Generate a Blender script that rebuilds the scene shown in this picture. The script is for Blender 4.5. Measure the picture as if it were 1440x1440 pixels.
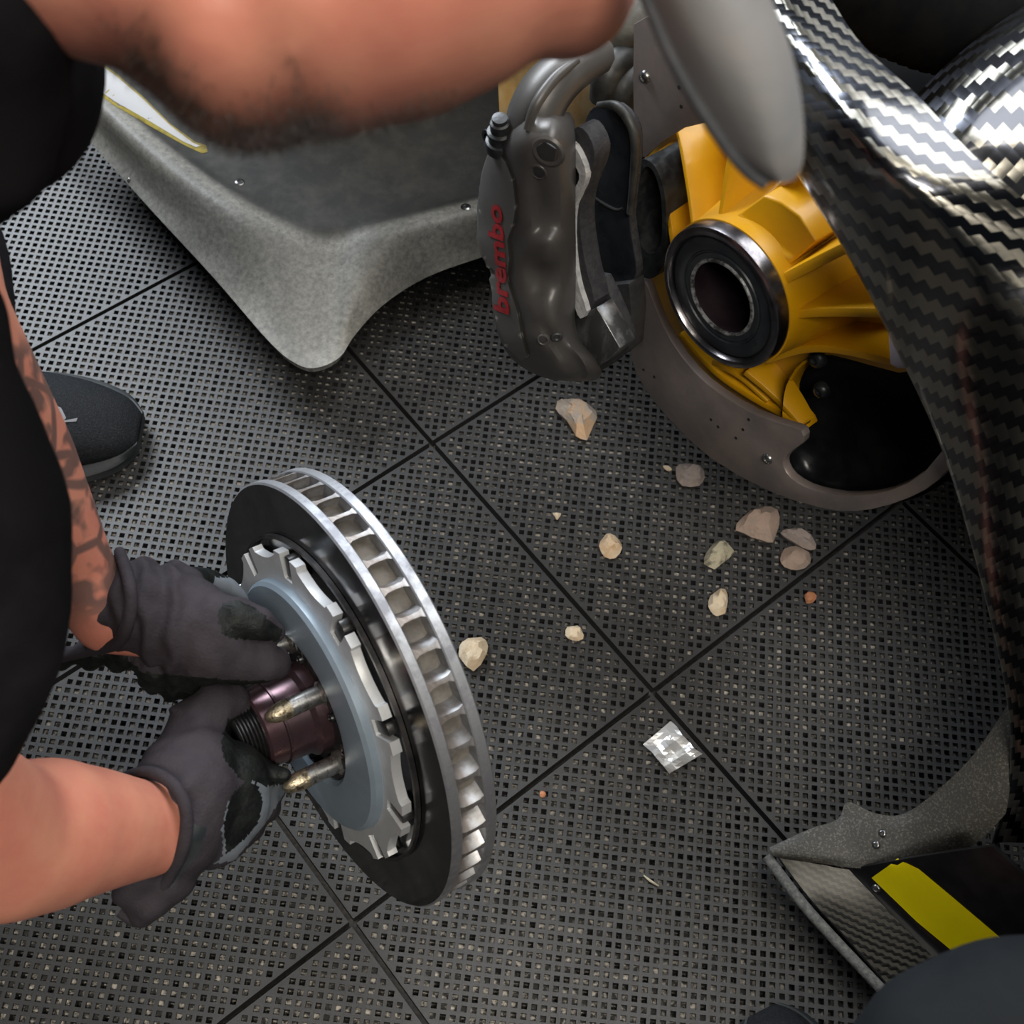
import bpy, bmesh, math, random
from mathutils import Vector as V, Matrix, noise
from mathutils.bvhtree import BVHTree
from mathutils.geometry import tessellate_polygon

# ------------------------------------------------------------------ scene, camera, world, lights
for o in list(bpy.data.objects):
    bpy.data.objects.remove(o)
SC = bpy.context.scene
COL = SC.collection
rnd = random.Random(7)

FPX = 1853.8                                     # focal length in pixels of the 1440 px frame
CAM = V((0.1142, -0.8413, 1.3402))
ROT = (Matrix.Rotation(0.1095, 3, 'Z') @ Matrix.Rotation(-0.0554, 3, 'Y') @ Matrix.Rotation(0.5135, 3, 'X'))
cd = bpy.data.cameras.new('camera')
cam = bpy.data.objects.new('camera', cd)
COL.objects.link(cam)
cam.matrix_world = Matrix.Translation(CAM) @ ROT.to_4x4()
cd.sensor_width = 36.0
cd.lens = FPX * 36.0 / 1440.0
cd.clip_start = 0.02
cd.dof.use_dof = True
cd.dof.focus_distance = 1.25
cd.dof.aperture_fstop = 11.0
SC.camera = cam

w = bpy.data.worlds.new('garage_ambient')
SC.world = w
w.use_nodes = True
bg = w.node_tree.nodes['Background']
bg.inputs[0].default_value = (0.80, 0.88, 1.0, 1)
bg.inputs[1].default_value = 0.04

def area(name, loc, target, sx, sy, power, color=(1, 1, 1)):
    d = bpy.data.lights.new(name, 'AREA')
    d.shape = 'RECTANGLE'
    d.size, d.size_y, d.energy, d.color = sx, sy, power, color
    o = bpy.data.objects.new(name, d)
    COL.objects.link(o)
    o.location = loc
    dr = (V(target) - V(loc)).normalized()
    o.rotation_euler = dr.to_track_quat('-Z', 'Y').to_euler()
    return o

S2 = math.sqrt(0.5)
# ceiling light panels of the pit garage
area('ceiling_light_panel', (-1.9, 2.6, 2.7), (-0.6, 0.5, 0), 3.0, 1.0, 300, (0.86, 0.93, 1.0))
area('ceiling_light_panel', (1.5, 1.9, 3.2), (1.2, 1.2, 0), 2.2, 3.2, 125, (0.93, 0.96, 1.0))
area('ceiling_light_panel', (1.0, -0.1, 3.1), (0.8, -0.2, 0), 0.12, 2.6, 14, (1.0, 0.92, 0.76))
area('ceiling_light_panel', (0.6, -1.9, 3.2), (0.4, -1.0, 0), 1.6, 0.4, 85, (1.0, 0.94, 0.84))

SC.view_settings.view_transform = 'Standard'
SC.view_settings.look = 'None'
SC.view_settings.exposure = 0.0
SC.view_settings.gamma = 1.0
SC.view_settings.use_curve_mapping = False

# ------------------------------------------------------------------ where a pixel of the photograph lies in the place
def ray(px, py):
    return ROT @ V(((px - 720) / FPX, -(py - 720) / FPX, -1.0))
def at(px, py, d):
    return CAM + ray(px, py) * d
def atz(px, py, z):
    r = ray(px, py)
    return CAM + r * ((z - CAM.z) / r.z)
def pix(p):
    q = ROT.transposed() @ (V(p) - CAM)
    return V((720 + FPX * q.x / -q.z, 720 - FPX * q.y / -q.z, -q.z))
HUB = V((0.2567, -0.1294, 0.4831))              # wheel hub of the car, axis pointing outboard
HN = V((-0.6878, -0.7204, 0.0889)).normalized()
H1 = V((0, 0, 1)).cross(HN).normalized()
H2 = HN.cross(H1)
def hp(px, py, w):                               # on the plane across the hub axis, w metres outboard
    r = ray(px, py)
    o = HUB + HN * w
    return CAM + r * ((o - CAM).dot(HN) / r.dot(HN))

# ------------------------------------------------------------------ materials
MATS = {}
def mat(name, color, rough=0.5, metal=0.0, c2=None, scale=30.0, detail=5.0, lo=0.4, hi=0.6, bump=0.0, bscale=None,
        coat=0.0, spec=0.5, attr=None, attr_col=None, rough2=None, sss=0.0, stretch=None, sheen=0.0):
    m = bpy.data.materials.new(name)
    m.use_nodes = True
    nt = m.node_tree
    N, L = nt.nodes, nt.links
    b = N['Principled BSDF']
    b.inputs['Base Color'].default_value = (*color, 1)
    b.inputs['Roughness'].default_value = rough
    b.inputs['Metallic'].default_value = metal
    b.inputs['Specular IOR Level'].default_value = spec
    if coat:
        b.inputs['Coat Weight'].default_value = coat
        b.inputs['Coat Roughness'].default_value = 0.08
    if sss:
        b.inputs['Subsurface Weight'].default_value = sss
        b.inputs['Subsurface Radius'].default_value = (0.012, 0.004, 0.002)
        b.inputs['Subsurface Scale'].default_value = 1.0
    if sheen:
        b.inputs['Sheen Weight'].default_value = sheen
        b.inputs['Sheen Roughness'].default_value = 0.5
    tc = N.new('ShaderNodeTexCoord')
    src = tc.outputs['Object']
    if stretch:
        mp = N.new('ShaderNodeMapping')
        mp.inputs['Scale'].default_value = stretch
        L.new(src, mp.inputs[0])
        src = mp.outputs[0]
    col_out = None
    if c2:
        nz = N.new('ShaderNodeTexNoise')
        nz.inputs['Scale'].default_value = scale
        nz.inputs['Detail'].default_value = detail
        nz.inputs['Roughness'].default_value = 0.65
        L.new(src, nz.inputs['Vector'])
        rp = N.new('ShaderNodeMapRange')
        rp.inputs[1].default_value, rp.inputs[2].default_value = lo, hi
        L.new(nz.outputs['Fac'], rp.inputs[0])
        mx = N.new('ShaderNodeMix')
        mx.data_type = 'RGBA'
        mx.inputs[6].default_value = (*color, 1)
        mx.inputs[7].default_value = (*c2, 1)
        L.new(rp.outputs[0], mx.inputs[0])
        col_out = mx.outputs[2]
        if rough2 is not None:
            r2 = N.new('ShaderNodeMapRange')
            r2.inputs[3].default_value, r2.inputs[4].default_value = rough, rough2
            L.new(rp.outputs[0], r2.inputs[0])
            L.new(r2.outputs[0], b.inputs['Roughness'])
    if attr:
        at_ = N.new('ShaderNodeAttribute')
        at_.attribute_name = attr
        mx = N.new('ShaderNodeMix')
        mx.data_type = 'RGBA'
        if attr == 'dust':
            fn = N.new('ShaderNodeTexNoise')
            fn.inputs['Scale'].default_value = 170
            fn.inputs['Detail'].default_value = 8
            fn.inputs['Roughness'].default_value = 0.7
            L.new(src, fn.inputs['Vector'])
            fr2 = N.new('ShaderNodeMapRange')
            fr2.inputs[1].default_value, fr2.inputs[2].default_value, fr2.inputs[3].default_value, fr2.inputs[4].default_value = .3, .7, .35, 1.15
            L.new(fn.outputs['Fac'], fr2.inputs[0])
            fm = N.new('ShaderNodeMath'); fm.operation = 'MULTIPLY'; fm.use_clamp = True
            L.new(at_.outputs['Fac'], fm.inputs[0]); L.new(fr2.outputs[0], fm.inputs[1])
            L.new(fm.outputs[0], mx.inputs[0])
        else:
            L.new(at_.outputs['Fac'], mx.inputs[0])
        if col_out:
            L.new(col_out, mx.inputs[6])
        else:
            mx.inputs[6].default_value = (*color, 1)
        mx.inputs[7].default_value = (*attr_col, 1)
        col_out = mx.outputs[2]
    if col_out:
        L.new(col_out, b.inputs['Base Color'])
    if bump:
        nb = N.new('ShaderNodeTexNoise')
        nb.inputs['Scale'].default_value = bscale or scale * 3
        nb.inputs['Detail'].default_value = 4
        L.new(src, nb.inputs['Vector'])
        bp = N.new('ShaderNodeBump')
        bp.inputs['Strength'].default_value = bump
        bp.inputs['Distance'].default_value = 0.002
        L.new(nb.outputs['Fac'], bp.inputs['Height'])
        L.new(bp.outputs[0], b.inputs['Normal'])
    if name == 'skin':
        # tattoo ink: bands and broken lines where the arm carries it
        vo = N.new('ShaderNodeTexVoronoi')
        vo.feature = 'DISTANCE_TO_EDGE'
        vo.inputs['Scale'].default_value = 34
        mp = N.new('ShaderNodeMapping')
        mp.inputs['Scale'].default_value = (1.0, 0.7, 0.6)
        L.new(tc.outputs['Object'], mp.inputs[0])
        L.new(mp.outputs[0], vo.inputs['Vector'])
        nz = N.new('ShaderNodeTexNoise')
        nz.inputs['Scale'].default_value = 42
        L.new(tc.outputs['Object'], nz.inputs['Vector'])
        e = N.new('ShaderNodeMapRange')
        e.inputs[1].default_value, e.inputs[2].default_value, e.inputs[3].default_value, e.inputs[4].default_value = .05, .10, 1, 0
        L.new(vo.outputs['Distance'], e.inputs[0])
        e2 = N.new('ShaderNodeMapRange')
        e2.inputs[1].default_value, e2.inputs[2].default_value = .46, .56
        L.new(nz.outputs['Fac'], e2.inputs[0])
        mxx = N.new('ShaderNodeMath'); mxx.operation = 'MAXIMUM'
        L.new(e.outputs[0], mxx.inputs[0]); L.new(e2.outputs[0], mxx.inputs[1])
        ia = N.new('ShaderNodeAttribute'); ia.attribute_name = 'ink'
        mu = N.new('ShaderNodeMath'); mu.operation = 'MULTIPLY'
        L.new(mxx.outputs[0], mu.inputs[0]); L.new(ia.outputs['Fac'], mu.inputs[1])
        mi_ = N.new('ShaderNodeMix'); mi_.data_type = 'RGBA'
        L.new(mu.outputs[0], mi_.inputs[0])
        L.new(col_out, mi_.inputs[6])
        mi_.inputs[7].default_value = (0.075, 0.062, 0.058, 1)
        L.new(mi_.outputs[2], b.inputs['Base Color'])
    MATS[name] = m
    return m

def carbon(name, cell, base=0.32, rough=0.33, coat=0.5, dust=0.0, rot=0.0):
    """woven 2x2 twill: two tow directions reflect along and across (anisotropic), clear coat on top"""
    m = bpy.data.materials.new(name)
    m.use_nodes = True
    nt = m.node_tree
    N, L = nt.nodes, nt.links
    b = N['Principled BSDF']
    uv = N.new('ShaderNodeUVMap')
    mp = N.new('ShaderNodeMapping')
    mp.inputs['Scale'].default_value = (1 / cell, 1 / cell, 1)
    mp.inputs['Rotation'].default_value = (0, 0, rot)
    L.new(uv.outputs[0], mp.inputs[0])
    sp = N.new('ShaderNodeSeparateXYZ')
    L.new(mp.outputs[0], sp.inputs[0])
    def math_(op, a, bb=None):
        n = N.new('ShaderNodeMath')
        n.operation = op
        for i, x in enumerate((a, bb)):
            if x is None:
                continue
            if isinstance(x, (int, float)):
                n.inputs[i].default_value = x
            else:
                L.new(x, n.inputs[i])
        return n.outputs[0]
    ix, iy = math_('FLOOR', sp.outputs[0]), math_('FLOOR', sp.outputs[1])
    md = math_('FLOORED_MODULO', math_('SUBTRACT', ix, iy), 4.0)
    msk = math_('LESS_THAN', md, 1.5)
    b.inputs['Metallic'].default_value = 1.0
    b.inputs['Roughness'].default_value = rough
    b.inputs['Anisotropic'].default_value = 0.9
    L.new(math_('MULTIPLY', msk, 0.25), b.inputs['Anisotropic Rotation'])
    tg = N.new('ShaderNodeTangent')
    tg.direction_type = 'UV_MAP'
    L.new(tg.outputs[0], b.inputs['Tangent'])
    mx = N.new('ShaderNodeMix')
    mx.data_type = 'RGBA'
    L.new(msk, mx.inputs[0])
    mx.inputs[6].default_value = (base, base * 0.95, base * 0.82, 1)
    mx.inputs[7].default_value = (base * 0.20, base * 0.21, base * 0.25, 1)
    out = mx.outputs[2]
    if dust:
        nz = N.new('ShaderNodeTexNoise')
        nz.inputs['Scale'].default_value = 60
        tc = N.new('ShaderNodeTexCoord')
        L.new(tc.outputs['Object'], nz.inputs['Vector'])
        m2 = N.new('ShaderNodeMix')
        m2.data_type = 'RGBA'
        L.new(math_('MULTIPLY', nz.outputs['Fac'], dust), m2.inputs[0])
        L.new(out, m2.inputs[6])
        m2.inputs[7].default_value = (0.3, 0.29, 0.27, 1)
        out = m2.outputs[2]
    L.new(out, b.inputs['Base Color'])
    # the bulge of every tow
    fx = math_('SUBTRACT', math_('FRACT', sp.outputs[0]), 0.5)
    fy = math_('SUBTRACT', math_('FRACT', sp.outputs[1]), 0.5)
    hx = math_('SUBTRACT', 0.25, math_('MULTIPLY', fx, fx))
    hy = math_('SUBTRACT', 0.25, math_('MULTIPLY', fy, fy))
    bp = N.new('ShaderNodeBump')
    bp.inputs['Strength'].default_value = 0.35
    bp.inputs['Distance'].default_value = 0.001
    L.new(math_('ADD', hx, hy), bp.inputs['Height'])
    L.new(bp.outputs[0], b.inputs['Normal'])
    b.inputs['Coat Weight'].default_value = coat
    b.inputs['Coat Roughness'].default_value = 0.12
    MATS[name] = m
    return m

mat('tile_plastic', (0.021, 0.021, 0.022), 0.46, c2=(0.033, 0.032, 0.031), scale=9, lo=.35, hi=.75, bump=0.15, bscale=900, spec=.62)
mat('tile_dust', (0.025, 0.024, 0.022), 0.9, c2=(0.50, 0.46, 0.40), scale=170, detail=3, lo=.46, hi=.70)
mat('concrete', (0.035, 0.035, 0.035), 0.9, c2=(0.07, 0.065, 0.06), scale=200)
mat('skin', (0.60, 0.25, 0.165), 0.5, c2=(0.54, 0.185, 0.13), scale=22, lo=.35, hi=.7, bump=0.1, bscale=260, sss=0.12,
    attr='stubble', attr_col=(0.022, 0.014, 0.010))
mat('beard_hair', (0.018, 0.011, 0.008), 0.6, c2=(0.04, 0.024, 0.016), scale=200)
mat('shirt_black', (0.0070, 0.0064, 0.0080), 0.9, c2=(0.014, 0.012, 0.014), scale=9, bump=0.5, bscale=28, spec=.1)
mat('cap_grey', (0.15, 0.15, 0.153), 0.75, c2=(0.18, 0.172, 0.168), scale=9, stretch=(1, 1, 6), bump=0.2, bscale=500)
mat('cap_edge', (0.03, 0.033, 0.038), 0.7, c2=(0.05, 0.05, 0.055), scale=90)
mat('glove_grey', (0.027, 0.0225, 0.0275), 0.8, c2=(0.038, 0.032, 0.038), scale=30, bump=0.35, bscale=420, spec=.25)
mat('glove_black', (0.004, 0.005, 0.005), 0.55, c2=(0.011, 0.013, 0.012), scale=70, spec=.2, bump=0.5, bscale=260)
mat('glove_palm', (0.15, 0.17, 0.195), 0.6, c2=(0.12, 0.135, 0.155), scale=40, bump=0.2)
mat('shoe_mesh', (0.007, 0.008, 0.010), 0.7, c2=(0.020, 0.022, 0.025), scale=420, lo=.45, hi=.7, spec=.2, bump=0.6, bscale=700)
mat('shoe_sole', (0.014, 0.018, 0.020), 0.6, c2=(0.024, 0.028, 0.030), scale=40)
mat('shoe_patch', (0.16, 0.16, 0.17), 0.5, c2=(0.2, 0.2, 0.21), scale=60)
mat('trouser', (0.007, 0.008, 0.0095), 0.85, c2=(0.010, 0.0115, 0.013), scale=14, spec=.1, bump=0.5, bscale=30)
mat('disc_face', (0.30, 0.29, 0.295), 0.10, metal=1.0, c2=(0.18, 0.18, 0.18), scale=18, rough2=0.22)
mat('disc_edge', (0.42, 0.43, 0.45), 0.42, metal=0.85, c2=(0.25, 0.25, 0.27), scale=40, rough2=0.6, bump=0.1)
mat('disc_core', (0.17, 0.155, 0.135), 0.7, metal=0.3, c2=(0.10, 0.09, 0.08), scale=60)
mat('vane_metal', (0.40, 0.40, 0.41), 0.45, metal=0.8, c2=(0.22, 0.19, 0.17), scale=50)
mat('bell_blue', (0.24, 0.30, 0.36), 0.42, metal=0.25, c2=(0.20, 0.25, 0.30), scale=10, bump=0.05, bscale=300)
mat('bell_silver', (0.72, 0.73, 0.74), 0.36, metal=0.55, c2=(0.62, 0.63, 0.65), scale=30, rough2=0.45)
mat('bobbin_dark', (0.025, 0.024, 0.025), 0.4, metal=0.7, c2=(0.10, 0.10, 0.10), scale=60)
mat('spline_dark', (0.020, 0.020, 0.022), 0.45, metal=0.6, c2=(0.055, 0.05, 0.05), scale=60)
mat('spindle_plum', (0.13, 0.072, 0.085), 0.24, metal=0.75, c2=(0.075, 0.05, 0.058), scale=20, rough2=0.35)
mat('thread_dark', (0.03, 0.03, 0.032), 0.35, metal=0.8, c2=(0.06, 0.06, 0.062), scale=80)
mat('stud_gold', (0.50, 0.43, 0.30), 0.35, metal=0.9, c2=(0.09, 0.07, 0.05), scale=160, lo=.45, hi=.62, rough2=0.55, bump=0.4)
mat('stud_steel', (0.55, 0.54, 0.52), 0.3, metal=0.95, c2=(0.14, 0.13, 0.12), scale=190, lo=.48, hi=.62, rough2=0.5)
mat('caliper_grey', (0.105, 0.098, 0.092), 0.42, metal=0.35, c2=(0.085, 0.08, 0.078), scale=14, bump=0.04, bscale=600)
mat('caliper_light', (0.125, 0.117, 0.108), 0.5, metal=0.2, c2=(0.105, 0.098, 0.092), scale=14, bump=0.05, bscale=600)
mat('caliper_dark', (0.02, 0.02, 0.022), 0.5, c2=(0.035, 0.035, 0.036), scale=60)
mat('logo_red', (0.46, 0.012, 0.018), 0.45, c2=(0.36, 0.012, 0.018), scale=70)
mat('rubber_black', (0.010, 0.012, 0.014), 0.4, c2=(0.03, 0.032, 0.034), scale=70, bump=0.2)
mat('pad_plate', (0.007, 0.009, 0.013), 0.22, c2=(0.014, 0.016, 0.02), scale=24, rough2=0.4)
mat('pad_edge', (0.40, 0.40, 0.41), 0.6, c2=(0.55, 0.55, 0.56), scale=120, bump=0.3)
mat('pad_body', (0.020, 0.020, 0.024), 0.75, c2=(0.034, 0.034, 0.038), scale=160, bump=0.3)
mat('worn_steel', (0.14, 0.145, 0.15), 0.28, metal=0.8, c2=(0.42, 0.43, 0.45), scale=60, lo=.5, hi=.72, stretch=(1, 1, .25), rough2=0.4)
mat('brown_shield', (0.27, 0.22, 0.20), 0.38, metal=0.4, c2=(0.17, 0.15, 0.148), scale=16, lo=.35, hi=.7, bump=0.12, bscale=70, rough2=0.5)
mat('mauve_tab', (0.42, 0.38, 0.42), 0.5, c2=(0.34, 0.31, 0.34), scale=30)
mat('yellow_casting', (0.60, 0.295, 0.002), 0.36, c2=(0.52, 0.25, 0.006), scale=18, lo=.4, hi=.8, coat=0.1, bump=0.05, bscale=300)
mat('bearing_steel', (0.32, 0.30, 0.31), 0.25, metal=1.0, c2=(0.18, 0.17, 0.18), scale=40)
mat('seal_black', (0.010, 0.013, 0.017), 0.38, c2=(0.02, 0.023, 0.027), scale=60)
mat('grease_ring', (0.42, 0.42, 0.43), 0.35, metal=0.6, c2=(0.07, 0.07, 0.07), scale=110, lo=.44, hi=.58)
mat('bore_dark', (0.012, 0.007, 0.010), 0.4, metal=0.3, c2=(0.02, 0.012, 0.016), scale=30)
mat('hose_black', (0.0015, 0.0015, 0.002), 0.8, c2=(0.003, 0.003, 0.003), scale=40, spec=.08)
mat('duct_black', (0.006, 0.0065, 0.009), 0.32, c2=(0.022, 0.021, 0.021), scale=26, lo=.45, hi=.75, bump=0.6, bscale=45)
mat('bolt_steel', (0.45, 0.45, 0.44), 0.3, metal=0.95, c2=(0.2, 0.2, 0.2), scale=200)
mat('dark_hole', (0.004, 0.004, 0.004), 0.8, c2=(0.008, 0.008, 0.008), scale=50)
mat('gold_foil', (1.0, 0.72, 0.34), 0.35, metal=0.15, c2=(0.95, 0.58, 0.20), scale=40, bump=1.0, bscale=60)
mat('hose_grey', (0.015, 0.015, 0.014), 0.5, c2=(0.04, 0.04, 0.038), scale=40, bump=0.2)
mat('sleeve_grey', (0.10, 0.097, 0.085), 0.7, c2=(0.07, 0.067, 0.058), scale=60, bump=0.3)
mat('splitter_dusty', (0.042, 0.043, 0.043), 0.52, c2=(0.085, 0.083, 0.076), scale=34, detail=9, lo=.42, hi=.72, bump=0.1, bscale=400,
    attr='dust', attr_col=(0.37, 0.36, 0.325))
mat('splitter_edge', (0.09, 0.09, 0.09), 0.7, c2=(0.2, 0.2, 0.19), scale=160, bump=0.4)
mat('decal_white', (0.66, 0.66, 0.68), 0.5, c2=(0.10, 0.10, 0.10), scale=45, detail=9, lo=.66, hi=.70, stretch=(1, 1.6, 1))
mat('decal_gold', (0.42, 0.33, 0.06), 0.5, c2=(0.25, 0.20, 0.05), scale=60, lo=.5, hi=.65)
mat('decal_yellow', (0.98, 0.82, 0.0), 0.42, c2=(0.94, 0.77, 0.0), scale=20)
mat('panel_black', (0.006, 0.006, 0.007), 0.3, c2=(0.012, 0.012, 0.013), scale=40)
mat('liner_dusty', (0.085, 0.081, 0.072), 0.45, c2=(0.34, 0.32, 0.28), scale=420, detail=9, lo=.50, hi=.78, bump=0.2, bscale=500)
mat('cut_edge', (0.13, 0.13, 0.125), 0.7, c2=(0.24, 0.235, 0.22), scale=200, bump=0.3)
mat('stone_tan', (0.66, 0.45, 0.26), 0.85, c2=(0.72, 0.57, 0.41), scale=70, lo=.4, hi=.6, bump=0.8, bscale=220)
mat('stone_cream', (0.76, 0.63, 0.46), 0.85, c2=(0.66, 0.48, 0.30), scale=60, lo=.45, hi=.7, bump=0.8, bscale=220)
mat('stone_grey', (0.50, 0.43, 0.37), 0.85, c2=(0.66, 0.44, 0.27), scale=26, lo=.47, hi=.56, bump=0.8, bscale=220)
mat('stone_pink', (0.50, 0.36, 0.29), 0.85, c2=(0.42, 0.33, 0.27), scale=80, bump=0.8, bscale=220)
mat('stone_mauve', (0.38, 0.32, 0.30), 0.85, c2=(0.47, 0.38, 0.33), scale=80, bump=0.8, bscale=220)
mat('stone_olive', (0.48, 0.43, 0.31), 0.85, c2=(0.16, 0.15, 0.11), scale=110, lo=.5, hi=.65, bump=1.0, bscale=220)
mat('stone_orange', (0.55, 0.24, 0.12), 0.85, c2=(0.45, 0.18, 0.09), scale=120, bump=0.8, bscale=300)
mat('foil_silver', (0.95, 0.95, 0.96), 0.25, metal=0.6, c2=(0.9, 0.9, 0.9), scale=50, bump=0.15, bscale=60)
mat('straw', (0.62, 0.56, 0.40), 0.7, c2=(0.5, 0.45, 0.3), scale=100)
carbon('carbon_gloss', 0.0088, base=0.30, rough=0.28, coat=1.0, rot=0.0)
carbon('carbon_fine', 0.0042, base=0.035, rough=0.34, coat=0.4, dust=0.05, rot=0.0)

# ------------------------------------------------------------------ building helpers
BASE = {}                                        # world position of each root, so that meshes are stored around it
def root_of(p):
    while p.parent:
        p = p.parent
    return p
def setp(o, label=None, cat=None, group=None, kind=None):
    for k, x in (('label', label), ('category', cat), ('group', group), ('kind', kind)):
        if x:
            o[k] = x
    return o
def thing(name, base, label, cat, group=None):
    o = bpy.data.objects.new(name, None)
    o.empty_display_size = 0.05
    COL.objects.link(o)
    o.location = base
    BASE[o.name] = V(base)
    return setp(o, label, cat, group)
def build(name, verts, faces, m, parent=None, base=None, smooth=False, mats=None, midx=None, uvs=None, attrs=None, label=None):
    if parent:
        off = BASE[root_of(parent).name]
    else:
        off = V(base) if base is not None else V((0, 0, 0))
    me = bpy.data.meshes.new(name)
    me.from_pydata([tuple(V(v) - off) for v in verts], [], [tuple(f) for f in faces])
    for mm in (mats or [m]):
        me.materials.append(MATS[mm])
    if midx:
        me.polygons.foreach_set('material_index', midx)
    me.polygons.foreach_set('use_smooth', [bool(smooth)] * len(me.polygons))
    if uvs:
        ul = me.uv_layers.new(name='UVMap')
        for lp in me.loops:
            ul.data[lp.index].uv = uvs[lp.vertex_index]
    for k, vals in (attrs or {}).items():
        a = me.attributes.new(k, 'FLOAT', 'POINT')
        a.data.foreach_set('value', vals)
    me.update()
    o = bpy.data.objects.new(name, me)
    COL.objects.link(o)
    if parent:
        o.parent = parent
    else:
        o.location = off
        BASE[o.name] = off
    if label:
        o['label'] = label
    return o
def sharp(o, ang=35):
    me = o.data
    me.polygons.foreach_set('use_smooth', [True] * len(me.polygons))
    me.set_sharp_from_angle(angle=math.radians(ang))
    return o
def fix_normals(o):
    bm = bmesh.new()
    bm.from_mesh(o.data)
    bmesh.ops.recalc_face_normals(bm, faces=bm.faces)
    bm.to_mesh(o.data)
    bm.free()
    return o
def cr(p0, p1, p2, p3, t):
    return 0.5 * ((2 * p1) + (p2 - p0) * t + (2 * p0 - 5 * p1 + 4 * p2 - p3) * t * t + (3 * p1 - p0 - 3 * p2 + p3) * t ** 3)
def spline(pts, n, closed=False):
    P = [V(p) for p in pts]
    k = len(P)
    out = []
    segs = k if closed else k - 1
    for s in range(segs):
        if closed:
            a, b, c, d = P[(s - 1) % k], P[s], P[(s + 1) % k], P[(s + 2) % k]
        else:
            a, b, c, d = P[max(s - 1, 0)], P[s], P[s + 1], P[min(s + 2, k - 1)]
        for j in range(n):
            out.append(cr(a, b, c, d, j / n))
    if not closed:
        out.append(P[-1].copy())
    return out
def patch(name, rows, n, thick, m, parent=None, base=None, edge=None, attr=None, label=None, flip=False, m_back=None):
    """smooth surface through a grid of points, with real thickness"""
    rr = [spline(r, n) for r in rows]
    W = len(rr[0])
    colsn = [spline([rr[i][j] for i in range(len(rr))], n) for j in range(W)]
    Hh = len(colsn[0])
    P = [[colsn[j][i] for j in range(W)] for i in range(Hh)]
    nrm = []
    for i in range(Hh):
        r_ = []
        for j in range(W):
            a = P[min(i + 1, Hh - 1)][j] - P[max(i - 1, 0)][j]
            b = P[i][min(j + 1, W - 1)] - P[i][max(j - 1, 0)]
            c = a.cross(b)
            r_.append(c.normalized() if c.length > 1e-12 else V((0, 0, 1)))
        nrm.append(r_)
    sgn = -1 if flip else 1
    mid = nrm[Hh // 2][W // 2]
    if mid.dot(CAM - P[Hh // 2][W // 2]) < 0:
        sgn = -sgn
    vs, uv = [], []
    lu = [0.0]
    for j in range(1, W):
        lu.append(lu[-1] + sum((P[i][j] - P[i][j - 1]).length for i in range(Hh)) / Hh)
    lv = [0.0]
    for i in range(1, Hh):
        lv.append(lv[-1] + sum((P[i][j] - P[i - 1][j]).length for j in range(W)) / W)
    for i in range(Hh):
        for j in range(W):
            vs.append(P[i][j]); uv.append((lu[j], lv[i]))
    K = len(vs)
    for i in range(Hh):
        for j in range(W):
            vs.append(P[i][j] - nrm[i][j] * sgn * thick); uv.append((lu[j], lv[i]))
    fs, mi = [], []
    for i in range(Hh - 1):
        for j in range(W - 1):
            a, b, c, d = i * W + j, i * W + j + 1, (i + 1) * W + j + 1, (i + 1) * W + j
            f = (a, d, c, b) if sgn > 0 else (a, b, c, d)
            fs.append(f); mi.append(0)
            fs.append(tuple(K + x for x in reversed(f))); mi.append(2 if m_back else 0)
    bd = [j for j in range(W)] + [i * W + W - 1 for i in range(1, Hh)] + [(Hh - 1) * W + j for j in range(W - 2, -1, -1)] + [i * W for i in range(Hh - 2, 0, -1)]
    for q in range(len(bd)):
        a, b = bd[q], bd[(q + 1) % len(bd)]
        f = (a, b, K + b, K + a)
        fs.append(f if sgn > 0 else tuple(reversed(f))); mi.append(1 if edge else 0)
    ml = [m, edge or m] + ([m_back] if m_back else [])
    at_ = None
    if attr:
        nm, fn = attr
        at_ = {nm: [fn(i / (Hh - 1), j / (W - 1), P[i][j]) for i in range(Hh) for j in range(W)] * 2}
    o = build(name, vs, fs, m, parent, base, True, ml, mi, uv, at_, label)
    o.data.set_sharp_from_angle(angle=math.radians(50))
    return o
def prism(name, pts, direction, thick, m, parent=None, base=None, edge=None, bevel=0.0, label=None, smooth=False):
    """a plate: closed outline of 3-D points, extruded along direction"""
    P = [V(p) for p in pts]
    k = len(P)
    d = V(direction).normalized() * thick
    tri = tessellate_polygon([P])
    vs = P + [p + d for p in P]
    fs, mi = [], []
    for t in tri:
        fs.append(tuple(t)); mi.append(0)
        fs.append(tuple(k + x for x in reversed(t))); mi.append(0)
    for i in range(k):
        fs.append((i, k + i, k + (i + 1) % k, (i + 1) % k)); mi.append(1)
    o = build(name, vs, fs, m, parent, base, False, [m, edge or m], mi, label=label)
    bm = bmesh.new()
    bm.from_mesh(o.data)
    bmesh.ops.recalc_face_normals(bm, faces=bm.faces)
    bmesh.ops.dissolve_limit(bm, angle_limit=0.02, verts=bm.verts, edges=bm.edges, delimit={'MATERIAL'})
    if bevel:
        es = [e for e in bm.edges if len(e.link_faces) == 2 and e.calc_face_angle(0) > 1.0]
        bmesh.ops.bevel(bm, geom=es, offset=bevel, segments=2, profile=0.5, affect='EDGES', clamp_overlap=True)
    bm.to_mesh(o.data)
    bm.free()
    return sharp(o, 30) if (smooth or bevel) else o
def plate(name, px, w, thick, m, parent, n=0, edge=None, bevel=0.0, label=None):
    pts = [hp(x, y, w) for x, y in px]
    if n:
        pts = spline(pts, n, True)
    return prism(name, pts, -HN, thick, m, parent, edge=edge, bevel=bevel, label=label)
def frame(axis, up=V((0, 0, 1))):
    a = V(axis).normalized()
    e1 = a.cross(up)
    if e1.length < 1e-4:
        e1 = a.cross(V((1, 0, 0)))
    e1.normalize()
    return e1, e1.cross(a), a
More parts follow.
